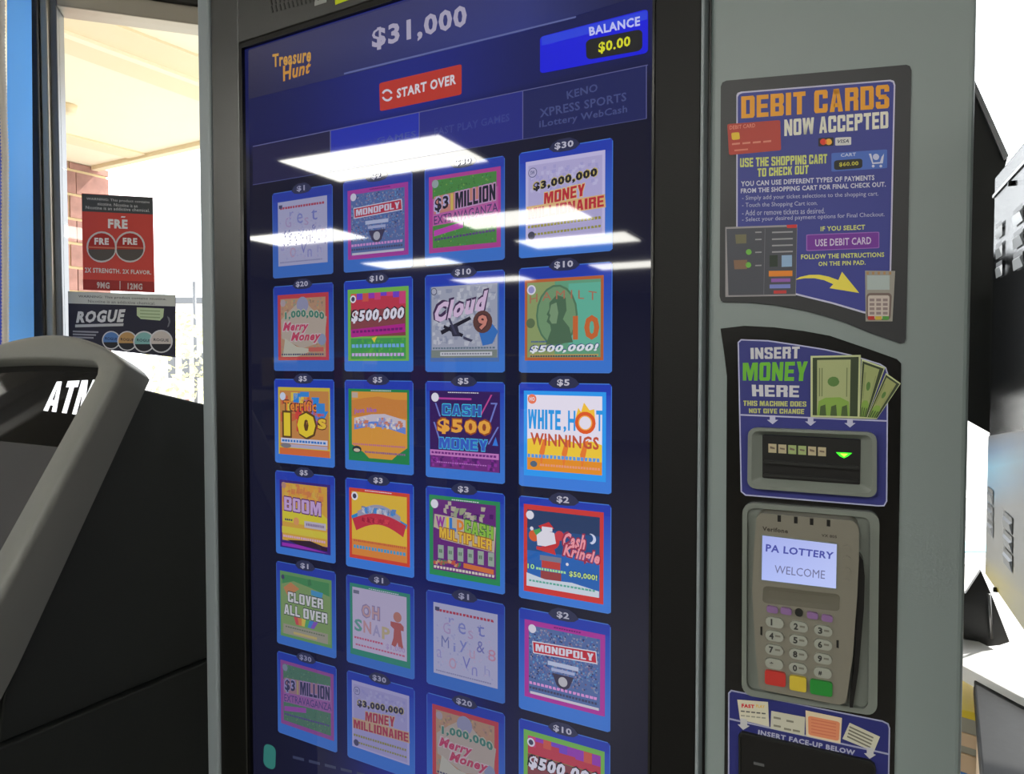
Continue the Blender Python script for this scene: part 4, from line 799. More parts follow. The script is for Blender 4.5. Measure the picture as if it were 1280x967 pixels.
# note acceptor
oq, iq = qd(935, 534, 1096, 540.5, 1096, 622, 934, 610), qd(953, 543.5, 1076, 549.5, 1075, 606, 953, 597.5)
b = MB(); b.ring(MP, rr(oq, .07, 4, 1.8), rr(qd(940, 538, 1090, 544, 1090, 617, 939, 606), .06, 4, 1.8), M['bezelgrey'], .010, .010, .002)
b.ring(MP, rr(qd(940, 538, 1090, 544, 1090, 617, 939, 606), .06, 4, 1.8), rr(iq, .02, 4, 1.8), M['bezelgrey'], .010, .004, .002)
acc = b.build('note_acceptor', kiosk, label='grey framed note acceptor with green light')
b = MB(); b.slab(MP, iq, M['dark'], .0045, .002); b.slab(MP, qd(955, 575, 1073, 583, 1073, 587, 955, 579), M['black'], .009, .0045); b.slab(MP, qd(955, 592, 1073, 600, 1073, 603.5, 955, 595.5), M['black'], .008, .0045); b.build('note_slot', acc)
b = MB()
for i in range(6):
    x = 960.5+i*12.4; y = 554.3+i*.85
    c = (150, 166, 110) if i in (2, 3) else (176, 164, 134)
    b.poly(lambda p: MP.at(p, .0052), qd(x, y, x+10, y+.5, x+10, y+11.5, x, y+11), c, PR)
    b.poly(lambda p: MP.at(p, .0054), qd(x+2, y+3+i % 2, x+8, y+5, x+8, y+7, x+2, y+6), (110, 96, 84), PR)
b.build('note_pictures', acc)
b = MB(); ga = mat('green_signal_lamp', (60, 255, 40), .4, emit=1.2); yy = mat('yellow_green_lamp', (180, 255, 60), .4, emit=1.5)
b.poly(lambda p: MP.at(p, .0052), [(1045, 565), (1065, 566), (1060, 570), (1055, 572.5), (1050, 570)], (0, 0, 0), ga); b.poly(lambda p: MP.at(p, .0054), [(1050, 566.5), (1060, 567), (1055, 571)], (0, 0, 0), yy)
b.build('arrow_lamp', acc, label='lit green arrow')

# cradle plate of the card terminal
cr = qd(928, 627.5, 1099.5, 640.5, 1096.5, 895, 927, 868)
b = MB(); b.ring(MP, rr(cr, .08, 5, .7), rr(qd(934, 634, 1088, 647, 1085, 887, 933, 861), .06, 5, .7), M['bezelgrey'], .009, .009, .002)
b.slab(MP, rr(qd(934, 634, 1088, 647, 1085, 887, 933, 861), .06, 5, .7), M['bezelgrey'], .004, .002)
b.build('terminal_cradle', kiosk, label='grey moulded plate behind the card terminal')
# third label with slot
b = MB(); A = at(1); B3 = (40, 44, 108)
lab3 = [(910.5, 1075), (911, 866), (914, 862.8), (1103, 901), (1110, 904.5), (1111.8, 910), (1109, 1078)]
b.poly(A, lab3, B3, PR); border(at(2), lab3, 1.8, (150, 152, 182))
b.poly(at(2), qd(912, 897, 1110.5, 941, 1110.5, 943.2, 912, 899.2), (150, 152, 182), PR)
for q, c in ((qd(921.5, 874, 960, 877, 961.5, 908, 925, 899), (196, 192, 172)), (qd(964, 888, 1006.5, 896, 1005.5, 919.5, 963, 910), (184, 182, 166)), (qd(1007, 887.5, 1052.5, 897, 1050.5, 929, 1007.5, 919.5), (206, 190, 160)), (qd(1062, 903, 1100, 920.5, 1092.5, 939, 1053, 923), (190, 188, 170))): b.poly(at(4), q, c, PR)
b.poly(at(5), rr(qd(1010, 894, 1050, 902, 1048.5, 926, 1010.5, 918), .1), (206, 130, 96), PR)
for i in range(5): b.poly(at(6), qd(1014, 898+i*4, 1045, 904+i*4, 1045, 905.2+i*4, 1014, 899.2+i*4), (190, 106, 80), PR)
b.text(at(5), 'FAST', qd(927, 879, 943, 880.5, 943, 885, 927, 884), (200, 40, 50), PR, .06); b.text(at(5), 'PLAY', qd(945, 880, 956, 881, 956, 885, 945, 884), (210, 170, 60), PR, .03)
for y, c in ((887.5, (90, 90, 90)), (893, (140, 140, 130))):
    for i in range(5): b.poly(at(5), qd(926+i*6.5, y+i*.7, 931+i*6.5, y+.5+i*.7, 931+i*6.5, y+2.2+i*.7, 926+i*6.5, y+1.8+i*.7), c, PR)
for i, (x, y) in enumerate(((967, 895), (983, 899), (967, 905), (980, 909), (991, 911))): b.poly(at(5), qd(x, y, x+9, y+1.8, x+9, y+4.2, x, y+2.6), (120, 118, 106), PR)
for i in range(4): b.poly(at(5), qd(1062-i*.9, 907+i*4, 1092-i*1.2, 921+i*4, 1091.5-i*1.2, 922.8+i*4, 1061.5-i*.9, 909+i*4), (110, 108, 96), PR)
for x, y in ((929, 905), (1087, 941)): b.poly(at(6), [(x-3.5, y-8), (x+5, y-6), (x+5, y+1), (x+8, y+2), (x, y+7), (x-7, y), (x-3.5, y)], (180, 180, 184), PR)
b.text(at(3), 'INSERT FACE-UP BELOW', qd(948, 911.5, 1069, 937.5, 1068.5, 944, 947.5, 918), (164, 166, 190), PR, .04)
b.build('ticket_slot_label', lowp, label='blue INSERT FACE-UP BELOW label with ticket pictures')
sl = [(925.5, 1070), (925.5, 921), (928, 917.5), (1087, 953.5), (1091.5, 957.5), (1092.5, 963), (1092, 1075)]
b = MB(); b.ring(MP, [(923, 1072), (923, 919), (927, 915), (1088, 951.5), (1093.5, 956), (1095, 962), (1094, 1077)], sl, M['black'], .006, .006, .002); b.slab(MP, sl, M['dark'], .0035, .002)
b.slab(MP, qd(942, 952, 955, 955, 955, 958, 942, 955), M['greyalum'], .0045, .0035)
b.build('ticket_slot', kiosk)

# ---- payment terminal
TL_ = .026
TPp = MP.shift(TL_)
c0 = MP.at((1005, 880), .009); term = thing('payment_terminal', c0, 'silver-grey card payment terminal with coloured keys mounted on kiosk', 'card reader')
body = [(950.5, 641.2), (1061, 650), (1067, 651.5), (1072, 656.5), (1073.8, 664), (1073.6, 700), (1071.5, 745), (1066, 820), (1058.5, 873), (1055.5, 879), (1049, 880.7), (960, 863.5), (952, 861.5), (948.5, 857), (945, 820), (941.8, 770), (940.3, 735), (942, 690), (945.5, 647)]
b = MB(); b.slab(MP, body, M['silver'], TL_, .0045); b.build('body', term, bevel=.0028, seg=3)
b = MB(); b.slab(MP, [(1072, 690), (1079, 700), (1081, 720), (1080, 760), (1073, 840), (1066, 884), (1062, 884), (1068, 830)], M['dark'], .018, .0045); b.build('card_swipe', term, label='dark swipe slot down the right side')
b = MB(); b.slab(MP, rr(qd(951.5, 667.5, 1047.5, 679, 1046.5, 737, 950.5, 725.5), .02, 2), M['bezelgrey'], TL_+.0012, TL_-.002); b.build('screen_frame', term, bevel=.0004)
ls = vmat('lcd_pixels', .2, emit=1.0, base=0); b = MB(); TA = lambda l: (lambda p: MP.at(p, TL_+.0014+l*.0001))
b.poly(TA(0), qd(953, 669, 1046, 680, 1045, 735.3, 952, 724.3), (178, 190, 240), ls, cols=[(164, 174, 232), (176, 186, 236), (184, 196, 246), (172, 186, 242)])
b.text(TA(1), 'PA LOTTERY', qd(957.5, 679.5, 1042.5, 690, 1041.5, 699, 957, 689), (72, 78, 160), ls, .03)
b.text(TA(1), 'WELCOME', qd(968.5, 706, 1031.5, 713, 1031, 723.5, 968, 716), (110, 112, 150), ls, .0)
b.build('screen', term, label='backlit pale blue screen reading PA LOTTERY WELCOME')
b = MB(); INK = (60, 54, 50)
b.text(TA(-10), 'Verifone', qd(953, 657.5, 985, 661, 985, 666.5, 953, 663), INK, PR, .03); b.build('maker_print', term); b = MB(); b.text(TA(-10), 'VX 805', qd(1027, 667, 1046, 669, 1046, 672.5, 1027, 670.5), INK, PR, .02)
b.build('model_print', term)
# shallow hollow under the screen, its shade put into a darker plastic colour
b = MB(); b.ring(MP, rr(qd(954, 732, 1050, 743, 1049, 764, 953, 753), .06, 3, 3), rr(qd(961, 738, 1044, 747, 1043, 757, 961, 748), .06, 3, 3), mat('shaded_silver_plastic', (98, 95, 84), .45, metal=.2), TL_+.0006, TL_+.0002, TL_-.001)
b.slab(MP, rr(qd(961, 738, 1044, 747, 1043, 757, 961, 748), .06, 3, 3), bpy.data.materials['shaded_silver_plastic'], TL_+.0002, TL_-.001); b.build('shaded_hollow', term)
for x, y in ((974, 648.5), (994.7, 650.5), (1014.5, 652.5), (1035.6, 654.3)):
    b = MB(); b.slab(MP, qd(x-2.2, y-5, x+2.2, y-4.7, x+2.2, y+3.6, x-2.2, y+3.2), M['dark'], TL_+.0006, TL_-.002); b.build('top_notch', term)
pk = MB()
keys = [('1', 968.4, 778), ('2', 998.6, 783.2), ('3', 1029, 788.4), ('4', 968, 795), ('5', 998, 800.4), ('6', 1028.8, 805.8), ('7', 967.7, 812.3), ('8', 997.7, 817.9), ('9', 1028.6, 823.4), ('*', 967.6, 829.6), ('0', 997.4, 835.2), ('#', 1028.4, 841)]
def keycap(x, y, w, h, m, name='key', r=.35, label=None, lift=.0032, s=.17):
    q = qd(x-w/2, y-h/2-w*s/2, x+w/2, y-h/2+w*s/2, x+w/2, y+h/2+w*s/2, x-w/2, y+h/2-w*s/2)
    b = MB(); b.slab(MP, rr(q, r, 4, w/h), m, TL_+lift, TL_-.001); return b.build(name, term, bevel=.0009, seg=2, label=label)
for ch, x, y in keys:
    k = keycap(x, y, 22.5, 12.4, M['key'], r=.27)
    b = MB(); KA = lambda p: MP.at(p, TL_+.0036)
    b.text(KA, ch, qd(x-5, y-5, x-3, y-4.6, x-3, y+3.6, x-5, y+3.2) if ch == '1' else qd(x-6.5, y-5, x-1, y-4.2, x-1, y+4, x-6.5, y+3.2) if ch not in '*#' else qd(x-5.5, y-3, x-1, y-2.4, x-1, y+3, x-5.5, y+2.4), (50, 50, 50), PR, .04)
    if ch not in '1*#': b.poly(KA, qd(x+1, y-1.8, x+7.5, y-.8, x+7.5, y+1.6, x+1, y+.6), (110, 108, 100), PR)
    b.build('key_print', k)
keycap(969, 848, 26, 17.5, M['red'], 'cancel_key', .12, 'red key'); keycap(997.4, 854.6, 21, 18, M['yellow'], 'clear_key', .12, 'yellow key'); keycap(1026.5, 860, 28, 18, M['green'], 'enter_key', .12, 'green key')
for x, y in ((965.3, 762), (982.5, 764), (1015.6, 769.4), (1033.8, 773)): keycap(x, y, 14, 8, M['purple'], 'function_key', .2, 'purple key')
keycap(998.6, 766, 10, 9, M['black'], 'centre_key', .45, 'round dark key')
for x, y in ((1058.8, 685), (1059, 699.3), (1058.8, 714), (1058.4, 728)): keycap(x, y, 9.5, 8.5, M['silver'], 'side_key', .45, lift=.0015)
for (q) in (qd(950.5, 783, 953, 783, 953, 794, 950.5, 793), qd(1045.5, 800, 1048.5, 800, 1048.5, 810, 1045.5, 809)):
    b = MB(); b.slab(MP, q, M['dark'], TL_+.0005, TL_-.002); b.build('side_notch', term)

# ================================================================== ATM
AX = -.2; AP = Plane((AX, 0, 0), (1, 0, 0))
def ap(px, py): p = AP.at((px, py)); return Vector((p.y, p.z))
r0, r1 = ap(155, 455), ap(0, 741)                # front ridge of the fascia, on the side plane
k0, k1 = ap(178, 478), ap(2, 877)                # where the fascia meets the black body
sd = (r1-r0).normalized(); sn = Vector((sd.y, -sd.x))      # sd: down the slope, sn: towards the room?
if sn.x > 0: sn = -sn
thk = abs((k0-r0).dot(sn)); thk2 = .5*(abs((ap(83, 680)-r0).dot(sn)))+.5*thk
atm = thing('cash_machine', (-.45, .1, 0), 'black cash machine with sloping grey screen surround beside kiosk', 'cash machine')
AWd = .5; SLEN = 0.62
ex = Vector((1, 0, 0)); es = Vector((0, sd.x, sd.y)); en = Vector((0, sn.x, sn.y)); O = Vector((AX, r0.x, r0.y))
FP = Plane(O, en)
def fl(p):   # pixel to fascia-plane coordinates (a = metres left of the right edge, s = metres down the slope)
    v = FP.at(p)-O; return (-v.x, v.dot(es))
def fw(a, s, d=0): return O + ex*(-a) + es*s + en*d
arch = lambda a: .058*math.sin(PI*min(max(a/AWd, 0), 1))**.8
Rr = .035
def top_pt(a):  # top outline
    return -arch(a)
N = 26
outer = []; inner = []
ic = fl((121, 466)); itop = fl((60, 452)); ia = ic[0]; is0 = itop[1]
# outer outline, clockwise from right bottom: up the right edge, across the arched top, down the left edge, along the bottom
for k in range(N+1): outer.append((0, SLEN-(SLEN-.0)*k/N))
for k in range(1, N+1): outer.append((AWd*k/N, top_pt(AWd*k/N)))
for k in range(1, N+1): outer.append((AWd, SLEN*k/N))
for k in range(1, N): outer.append((AWd-AWd*k/N, SLEN))
ins_r, ins_b = ia-.0, .12; rc = .03
def inpt(a, s):  # clamp to the rounded opening
    a0, a1, s0, s1 = ins_r, AWd-ins_r, is0, SLEN-ins_b
    a = min(max(a, a0), a1); s = min(max(s, s0-.3), s1)
    return a, s
for (a, s) in outer:
    u = a/AWd; a_ = ins_r + u*(AWd-2*ins_r)
    if s >= SLEN-1e-6: s_ = SLEN-ins_b
    elif 0 < a < AWd and s < 0.001: s_ = is0-.006*math.sin(PI*u)
    else: s_ = is0+(SLEN-ins_b-is0)*max(s, 0)/SLEN
    # round the two upper corners
    for ca in (ins_r+rc, AWd-ins_r-rc):
        if (a_ < ca) == (ca < AWd/2) and a_ != ca and s_ < is0+rc:
            dx_, dy_ = a_-ca, s_-(is0+rc); l = math.hypot(dx_, dy_)
            if l > rc: a_, s_ = ca+dx_/l*rc, is0+rc+dy_/l*rc
    inner.append((a_, s_))
n = len(outer); j = lambda i: (i+1) % n
b = MB()
def dome(a, s, rim): return 0
Lr = [[fw(a, s, -.05) for a, s in outer], [fw(a, s, -.01) for a, s in outer]]
ch = .012
def inset(p, q, t): return (p[0]+(q[0]-p[0])*t, p[1]+(q[1]-p[1])*t)
Lr.append([fw(*inset(o_, i_, .03), -.004) for o_, i_ in zip(outer, inner)]); Lr.append([fw(*inset(o_, i_, .1), -.0008) for o_, i_ in zip(outer, inner)]); Lr.append([fw(*inset(o_, i_, .22), 0) for o_, i_ in zip(outer, inner)])
Lr.append([fw(*inset(o_, i_, .9), 0) for o_, i_ in zip(outer, inner)]); Lr.append([fw(*i_, -.003) for i_ in inner]); Lr.append([fw(*i_, -.03) for i_ in inner])
Lr[0] = [fw(a, s, -.045-.02*min(1, max(0, s)/.4)) for a, s in outer]
V = [p for r_ in Lr for p in r_]
fs = [(k*n+i, (k+1)*n+i, (k+1)*n+j(i), k*n+j(i)) for k in range(len(Lr)-1) for i in range(n)]
b.add(V, fs, M['atmgrey'], smooth=True); b.build('fascia', atm, label='satin grey sloping surround')
# black glass inside the opening
b = MB(); b.add([fw(*i_, -.022) for i_ in inner], [tuple(range(n))[::-1]], M['glassblack']); b.build('screen_glass', atm, label='dark glossy screen glass')
b = MB(); sgn = lambda p: FP.at(p, -.0215)
b.block(sgn, 'ATM', qd(66, 477, 124, 474, 112, 520, 54, 513), (240, 240, 246), vmat('lit_letters', .4, emit=.8)); b.build('lettering', atm, label='white letters ATM')
b = MB(); FG = lambda p: FP.at(p, -.0217)
s1 = fl((60, 551))[1]; b.add([fw(a_, s_, -.0217) for a_, s_ in ((ins_r+.006, s1), (AWd-ins_r-.006, s1), (AWd-ins_r-.006, SLEN-ins_b-.02), (ins_r+.006, SLEN-ins_b-.02))], [(0, 1, 2, 3)], mat('grey_screen_off', (70, 70, 72), .15)); b.build('screen', atm)
# black body
dep = .42
yb0 = k0.x; body = [ap(176, 486), ap(100, 655), ap(25, 812), ap(2, 872)]
lowy = body[-1].x
seamz0 = ap(263, 822).y; seamz1 = ap(0, 937).y; sz_ = (seamz0+seamz1)/2
topb = ap(258, 505)
bp = [(p.x+.004, p.y) for p in body]+[(body[-1].x-.004, sz_+.003), (dep, sz_+.003), (dep, topb.y-.06), (topb.x, topb.y)]
X0, X1 = AX-AWd+.004, AX-.004
def prism(b, pts, m, x0=X0, x1=X1):
    n = len(pts); V = [(x1, y, z) for y, z in pts]+[(x0, y, z) for y, z in pts]
    b.add(V, [tuple(range(n)), tuple(range(n, 2*n))[::-1]]+[(i, i+n, (i+1) % n+n, (i+1) % n) for i in range(n)], m)
b = MB(); prism(b, bp, M['atmblack']); b.build('upper_housing', atm, bevel=.003, seg=2)
b = MB(); f0 = body[-1].x-.02; prism(b, [(f0, 0), (f0, sz_-.002), (dep, sz_-.002), (dep, 0)], M['atmblack'], X0, X1+.003); b.build('base_cabinet', atm, bevel=.002, seg=2)

# ================================================================== WINDOW POSTERS
PL = M['paper']
def wat(l): return lambda p: WP.at(p, .0045+l*.0003)
q0 = WP.at((147, 300), .004)
b = MB(); b.slab(WP, qd(102, 241.5, 191, 246.5, 193.5, 365.5, 104, 362), PL, .0045, .0035, (206, 76, 68))
A = wat(1); b.poly(A, qd(102.3, 242, 191, 246.8, 191.3, 268, 102.5, 264), (74, 76, 78), PL)
A = wat(2)
for s, x0, x1, y0, y1 in (('WARNING: This product contains', 108, 187, 246.5, 251), ('nicotine. Nicotine is an', 122, 172, 252.5, 255.5), ('Nicotine is an addictive chemical.', 107, 187, 257, 261)): b.text(A, s, qd(x0, y0, x1, y1, x1, y1+4, x0, y0+4), (190, 190, 190), PL, .01)
b.text(A, 'FRE', qd(135, 273.5, 159.5, 274.5, 159.5, 286, 135, 285), (230, 226, 226), PL, .05); b.poly(A, qd(152, 270, 157, 270.3, 156, 272, 151, 271.7), (230, 226, 226), PL)
for cx, l in ((162.5, 2), (127, 4)):
    cy = 308.5
    b.poly(wat(l), [(cx+19*math.cos(k*.2617), cy+19.5*math.sin(k*.2617)) for k in range(24)], (206, 200, 198), PL)
    b.poly(wat(l+1), [(cx+16.8*math.cos(k*.2617), cy+17.3*math.sin(k*.2617)) for k in range(24)], (170, 50, 46), PL)
    b.poly(wat(l+1.5), [(cx+16.8*math.cos(k*.2617), cy+3+14.3*math.sin(k*.2617)) for k in range(13)], (90, 84, 80), PL)
    b.poly(wat(l+1.8), qd(cx-17, 307.6, cx+16.8, 309, cx+16.8, 311, cx-17, 309.6), (200, 110, 90), PL)
    b.text(wat(l+2), 'FRE', qd(cx-9, 297, cx+9, 297.5, cx+9, 306, cx-9, 305.5), (230, 226, 226), PL, .05)
b.text(A, '2X STRENGTH. 2X FLAVOR.', qd(106, 334, 189, 338, 189, 343, 106, 340.5), (214, 206, 204), PL, .03)
b.poly(A, qd(103.5, 349, 193, 352, 193.3, 365, 104, 361.7), (160, 56, 54), PL)
b.text(wat(3), '9MG', qd(121, 352, 137, 352.8, 137, 361, 121, 360.2), (206, 190, 188), PL, .04); b.text(wat(3), '|', qd(149.5, 351, 150.5, 351, 150.5, 362, 149.5, 362), (206, 190, 188), PL); b.text(wat(3), '12MG', qd(159.5, 353.5, 178, 354.3, 178, 362.3, 159.5, 361.5), (206, 190, 188), PL, .04)
tag(b.build('red_poster'), 'red FRE poster taped on the window glass', 'poster')
b = MB(); b.slab(WP, qd(85, 364, 219.5, 368.5, 219.5, 446.5, 86, 432), PL, .0045, .0035, (50, 50, 66))
A = wat(1); b.poly(A, qd(85.3, 364.3, 219, 368.8, 219, 382.8, 85.5, 379), (196, 198, 194), PL); A = wat(2)
b.text(A, 'WARNING: This product contains nicotine.', qd(98, 368.5, 208, 372.2, 208, 376, 98, 372.5), (110, 110, 112), PL, .02); b.text(A, 'Nicotine is an addictive chemical.', qd(110, 374.3, 194, 377.3, 194, 381, 110, 378), (120, 120, 122), PL, .01)
b.text(A, 'ROGUE', qd(96, 389, 157, 386, 155, 402.5, 95, 403.5), (214, 214, 218), PL, .05, .12); b.poly(A, qd(94, 405.5, 154.5, 403.8, 154, 407.3, 94, 409), (190, 190, 196), PL)
b.poly(A, [(171, 384), (205, 385.5), (204, 396), (200, 400.5), (176, 398.5), (171, 394)], (190, 206, 170), PL)
for i in range(3): b.poly(wat(3), qd(175, 387+i*4, 200, 388+i*4, 200, 389.6+i*4, 175, 388.6+i*4), (150, 172, 136), PL)
for i in range(3): b.poly(A, qd(91, 413+i*3.6, 123-i*3, 414+i*3.6, 123-i*3, 416+i*3.6, 91, 415+i*3.6), (150, 150, 160), PL)
for i, (cx, cy, r, c) in enumerate(((139, 425, 11.5, (90, 130, 190)), (159, 426, 12.5, (190, 150, 100)), (180, 427, 13.5, (130, 180, 180)), (201.5, 426.5, 14.5, (200, 190, 186)))):
    b.poly(wat(3+i*.6), [(cx+r*math.cos(k*.2617), cy+r*math.sin(k*.2617)) for k in range(24)], (206, 206, 212), PL)
    b.poly(wat(3.2+i*.6), [(cx+r*.88*math.cos(k*.2617), cy+r*.88*math.sin(k*.2617)) for k in range(24)], c, PL)
    b.poly(wat(3.4+i*.6), [(cx+r*.88*math.cos(.25+k*.22), cy+r*.88*math.sin(.25+k*.22)) for k in range(13)], (50, 50, 56), PL)
    b.text(wat(3.5+i*.6), 'ROGUE', qd(cx-r*.65, cy-4, cx+r*.65, cy-3, cx+r*.65, cy+.5, cx-r*.65, cy-.5), (40, 40, 60), PL, .02)
b.poly(wat(2), [(209, 395), (212, 397), (213, 402), (211, 408), (209, 409), (211, 402)], (120, 120, 130), PL)
tag(b.build('black_poster'), 'black ROGUE poster with four round tins on the window', 'poster')

# blue banner and cord left of the window
BP = WP.shift(.12)
b = MB(); b.slab(BP, qd(8.5, -60, 38.5, -60, 43, 520, 9.5, 520), M['bluefilm'], .002, 0); o = b.build('blue_banner')
tag(o, 'glossy light blue upright banner left of the window frame', 'banner')
b = MB(); b.slab(BP, qd(-60, -60, 3.5, -60, 4, 520, -60, 520), M['deepblue'], .01, 0)
tag(b.build('dark_blue_panel', bevel=.004), 'deep blue panel at the left behind the ribbed cord', 'panel')
cordt = thing('ribbed_cord', BP.at((5, 440), .02), 'beige ribbed cord hanging before the blue banner', 'cord')
b = MB(); pts = []; rs = []
for i in range(240):
    y = -40+i*2.2; x = 1.5+5*min(1, max(0, (y-60)/140)) if y < 260 else 6.5+.2*math.sin(y*.02)
    if y < 60: x = 1.5
    pts.append(BP.at((x, y), .022)); rs.append(.0085 if i % 2 else .0062)
b.tube(pts, rs, M['cord'], 8); b.build('cord_sheath', cordt)

# ================================================================== RIGHT OF THE KIOSK
# louvred steel cabinet seen from its left side, standing nearer than the window
a0 = math.radians(4.03); CP = Vector((CAM.x+1.25*math.sin(a0), CAM.y+1.25*math.cos(a0), 0))   # far left corner of the cabinet
a1 = math.radians(5.0); CDv = Vector((math.sin(a1), -math.cos(a1), 0)); CNv = Vector((-math.cos(a1), -math.sin(a1), 0))
RP = Plane(CP, CNv); RM = Matrix((CDv, -CNv, Vector((0, 0, 1)))).transposed()     # local axes: towards the camera, into the cabinet, up
def rl(px, py): v = RP.at((px, py))-CP; return v.dot(CDv), v.z
ztop = rl(1239, 226)[1]; zbot = rl(1229, 712)[1]
cab = thing('louvred_cabinet', CP+CDv*.3-CNv*.25, 'louvred steel cabinet, black above and yellow below, right of kiosk', 'cabinet')
b = MB(); b.box((0, 0, zbot), (.75, .5, ztop), M['boxblack'], R=RM, o=CP); b.build('cabinet_shell', cab, bevel=.004)
b = MB(); b.box((-.002, -.002, ztop-.03), (.75, .5, ztop-.026), M['steel'], R=RM, o=CP); b.build('top_seam', cab)
rows = [(542, 536, (20, 22, 26)), (562, 552, (52, 116, 170)), (582, 574, (120, 196, 232)), (606, 600, (120, 170, 205)), (632, 630, (140, 140, 142)), (692, 700, (150, 146, 136)), (716, 742, (195, 174, 66)), (760, 800, (204, 180, 46)), (800, 860, (190, 164, 42))]  # blue and grey reflections painted as colour bands above the yellow paint
def clipz(p):
    v = RP.at(p, .0012); v.z = max(v.z, zbot+.001); t = (v-CP).dot(CDv)
    return v + CDv*max(0, .001-t) if t < .001 else v
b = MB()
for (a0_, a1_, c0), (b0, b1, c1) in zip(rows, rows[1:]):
    b.poly(clipz, [(1230, a0_), (1330, a1_+(a1_-a0_)*1.3), (1330, b1+(b1-b0)*1.3), (1230, b0)], c0, M['cabinet_bands'], cols=[c0, c0, c1, c1])
b.build('reflection_and_yellow_paint', cab, label='painted blue and grey reflections above yellow paint on the lower half')
for (px, pys) in ((1251, (290, 315, 339)), (1275, (272, 301, 328)), (1240, (622, 643, 662)), (1262, (656, 679, 702))):
    for py in pys:
        t, z = rl(px, py); w = .026 if px > 1255 else .02; h = .0075; q = MB()
        V = [(t+w, -.002, z-h), (t-w, -.002, z-h), (t-w, -.002, z+h), (t+w, -.002, z+h), (t+w-.006, -.0045, z+h*.6), (t-w+.006, -.0045, z+h*.6)]
        q.add([RM@Vector(v)+CP for v in V], [(0, 4, 5, 1), (4, 3, 2, 5), (0, 3, 4), (1, 5, 2)], M['steel'] if py < 500 else M['greyalum'])
        q.add([RM@Vector(v)+CP for v in [(t+w, -.0024, z+h), (t-w, -.0024, z+h), (t-w, -.0024, z+h+.006), (t+w, -.0024, z+h+.006)]], [(0, 1, 2, 3)], M['dark'])
        q.build('louvre', cab)
for px, py in ((1266, 229), (1247, 737)):
    c = RP.at((px, py)); q = MB(); q.tube([c, c+CNv*.005], .0035, M['dark'], 10); q.build('bolt', cab)
for t in (.4, .7):
    for d in (.06, .44):
        c = RM@Vector((t, d, 0))+CP; q = MB(); q.tube([c, c+Vector((0, 0, zbot))], .014, M['black'], 10); q.build('leg', cab)
# black side panel with a sloping top behind it, seen over the kiosk's edge
DPn = Plane((0, .98, 0), (0, -1, 0))
dk = thing('black_side_panel', (.8, 1.0, 0), 'tall black cabinet with sloping top between kiosk and louvred cabinet', 'cabinet')
out = [(1040, 330), (1178, 318), (1180, 18), (1186, 30), (1222, 110), (1260, 195), (1254, 216), (1252, 400), (1250, 548), (1205, 523), (1040, 480)]  # hidden left part added so its mirror image darkens the louvred cabinet
b = MB(); b.slab(DPn, out, M['black'], 0, -.3); b.build('carcass', dk, bevel=.004)
b = MB(); b.slab(DPn, [(1183, 32), (1186, 28), (1261, 194.5), (1255, 200)], M['greyalum'], .01, -.002); b.build('sloping_rim', dk, bevel=.002, label='grey metal rim along the slope')
pz = DPn.at((1150, 500)).z; px_ = DPn.at((1150, 500)).x
b = MB(); b.box((px_-.09, 1.0, 0), (px_-.005, 1.26, pz+.1), M['black']); b.build('pedestal', dk)
# counter with a sunlit white ledge
def hz(z, pts): return [Plane((0, 0, z), (0, 0, 1)).at(p) for p in pts]
def hslab(b, z, pts, m, th, smat=None):
    T = hz(z, pts); B = [p-Vector((0, 0, th)) for p in T]; n = len(T)
    b.add(T+B, [tuple(range(n)), tuple(range(n, 2*n))[::-1]]+[(i, i+n, (i+1) % n+n, (i+1) % n) for i in range(n)], m)
ledge = [(1185, 781), (1400, 893), (1400, 930), (1272, 868), (1185, 822)]
st = [(1185, 824), (1272, 869.5), (1400, 931.5), (1420, 1010), (1231, 1010), (1217, 842)]
ct = thing('stone_counter', hz(0, [(1300, 1400)])[0], 'dark speckled stone counter under the louvred cabinet', 'counter')
st2 = st[1:]+[]
b = MB(); hslab(b, .85, [(1217, 842)]+st[1:5], M['granite'], .04); b.build('worktop', ct, bevel=.003)
b = MB(); T = hz(.85, [(1221, 848), (1272, 874), (1390, 931), (1405, 1000), (1236, 1000)]); n = 5
b.add([p-Vector((0, 0, .041)) for p in T]+[Vector((p.x, p.y, 0)) for p in T], [tuple(range(n)), tuple(range(n, 2*n))[::-1]]+[(i, i+n, (i+1) % n+n, (i+1) % n) for i in range(n)], M['beige']); b.build('base', ct)
ld = thing('white_ledge', hz(0, [(1300, 1200)])[0], 'sunlit white ledge beside the dark stone counter', 'ledge')
b = MB(); hslab(b, .865, ledge, M['whitepaint'], .03); b.build('board', ld, bevel=.002)
b = MB(); T = hz(.865, [(1245, 815), (1390, 890), (1390, 915), (1245, 843)]); n = 4
b.add([p-Vector((0, 0, .031)) for p in T]+[Vector((p.x, p.y, 0)) for p in T], [tuple(range(n)), tuple(range(n, 2*n))[::-1]]+[(i, i+n, (i+1) % n+n, (i+1) % n) for i in range(n)], M['beige']); b.build('support', ld)
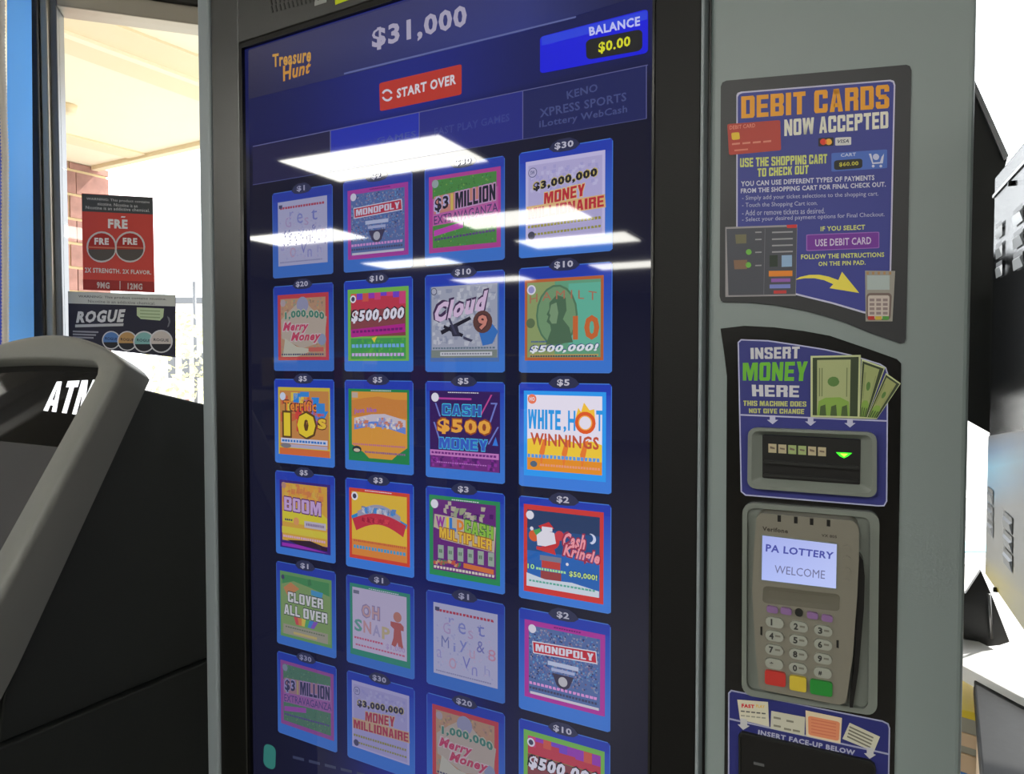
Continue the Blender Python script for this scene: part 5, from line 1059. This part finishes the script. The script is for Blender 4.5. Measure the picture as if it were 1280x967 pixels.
# yellow topped bin standing between the kiosk and the counter
T = hz(.80, [(1180, 832), (1213, 846), (1229, 894), (1180, 880)]); D0 = Vector((0, 0, 1))
yb_ = thing('yellow_bin', ((T[0].x+T[2].x)/2, (T[0].y+T[2].y)/2, 0), 'yellow topped bin with beige sides just beyond the kiosk edge', 'bin')
def pr(T, z0, z1, m, name, g=0.0, bev=.002):
    c = sum(T, Vector())/4; P = [c+(p-c)*(1-g) for p in T]; b = MB()
    b.add([Vector((p.x, p.y, z1)) for p in P]+[Vector((p.x, p.y, z0)) for p in P], [(0,1,2,3),(7,6,5,4)]+[(i, i+4, (i+1) % 4+4, (i+1) % 4) for i in range(4)], m); b.build(name, yb_, bevel=bev)
pr(T, .785, .80, M['yellowpaint'], 'lid'); pr(T, .755, .785, M['alum'], 'rim', .04); pr(T, .73, .755, M['beige'], 'upper_tray', .02); pr(T, .715, .73, M['alum'], 'rim', .06); pr(T, .68, .715, M['beige'], 'lower_tray', .02); pr(T, 0, .68, M['blue'], 'stand', .03)
# dark holder and chrome rod standing on the ledge's far end
LP_ = hz(.865, [(1232, 803)])[0]; VP_ = Plane((0, LP_.y, 0), (0, -1, 0))
b = MB(); b.slab(VP_, [(1195, 812), (1195, 735), (1207, 742), (1226, 713), (1240, 745), (1262, 802), (1250, 806)], M['dark'], 0, -.02); dh = b.build('dark_holder', bevel=.002)
tag(dh, 'black holder under the yellow bottom of the louvred cabinet', 'holder')
b = MB(); a_ = VP_.at((1236, 742), .02); c_ = VP_.at((1239, 798), .02); b.tube([a_, c_], .0035, M['steel'], 8)
tag(b.build('chrome_rod'), 'thin chrome rod in front of the black holder', 'rod')
# painted lines on the forecourt, seen low in the right window
for k, (y0, y1, m, l) in enumerate(((612, 622, 'whitepaint', 'far white painted forecourt stripe'), (650, 658, 'whitepaint', 'middle white painted forecourt stripe'), (677, 689, 'carblue', 'pale blue painted forecourt stripe'), (697, 705, 'whitepaint', 'nearest white painted forecourt stripe'))):
    b = MB(); hslab(b, -.09, [(1120, y0), (1320, y0), (1320, y1), (1120, y1)], M[m], .009); tag(b.build('painted_stripe'), l, 'stripe')
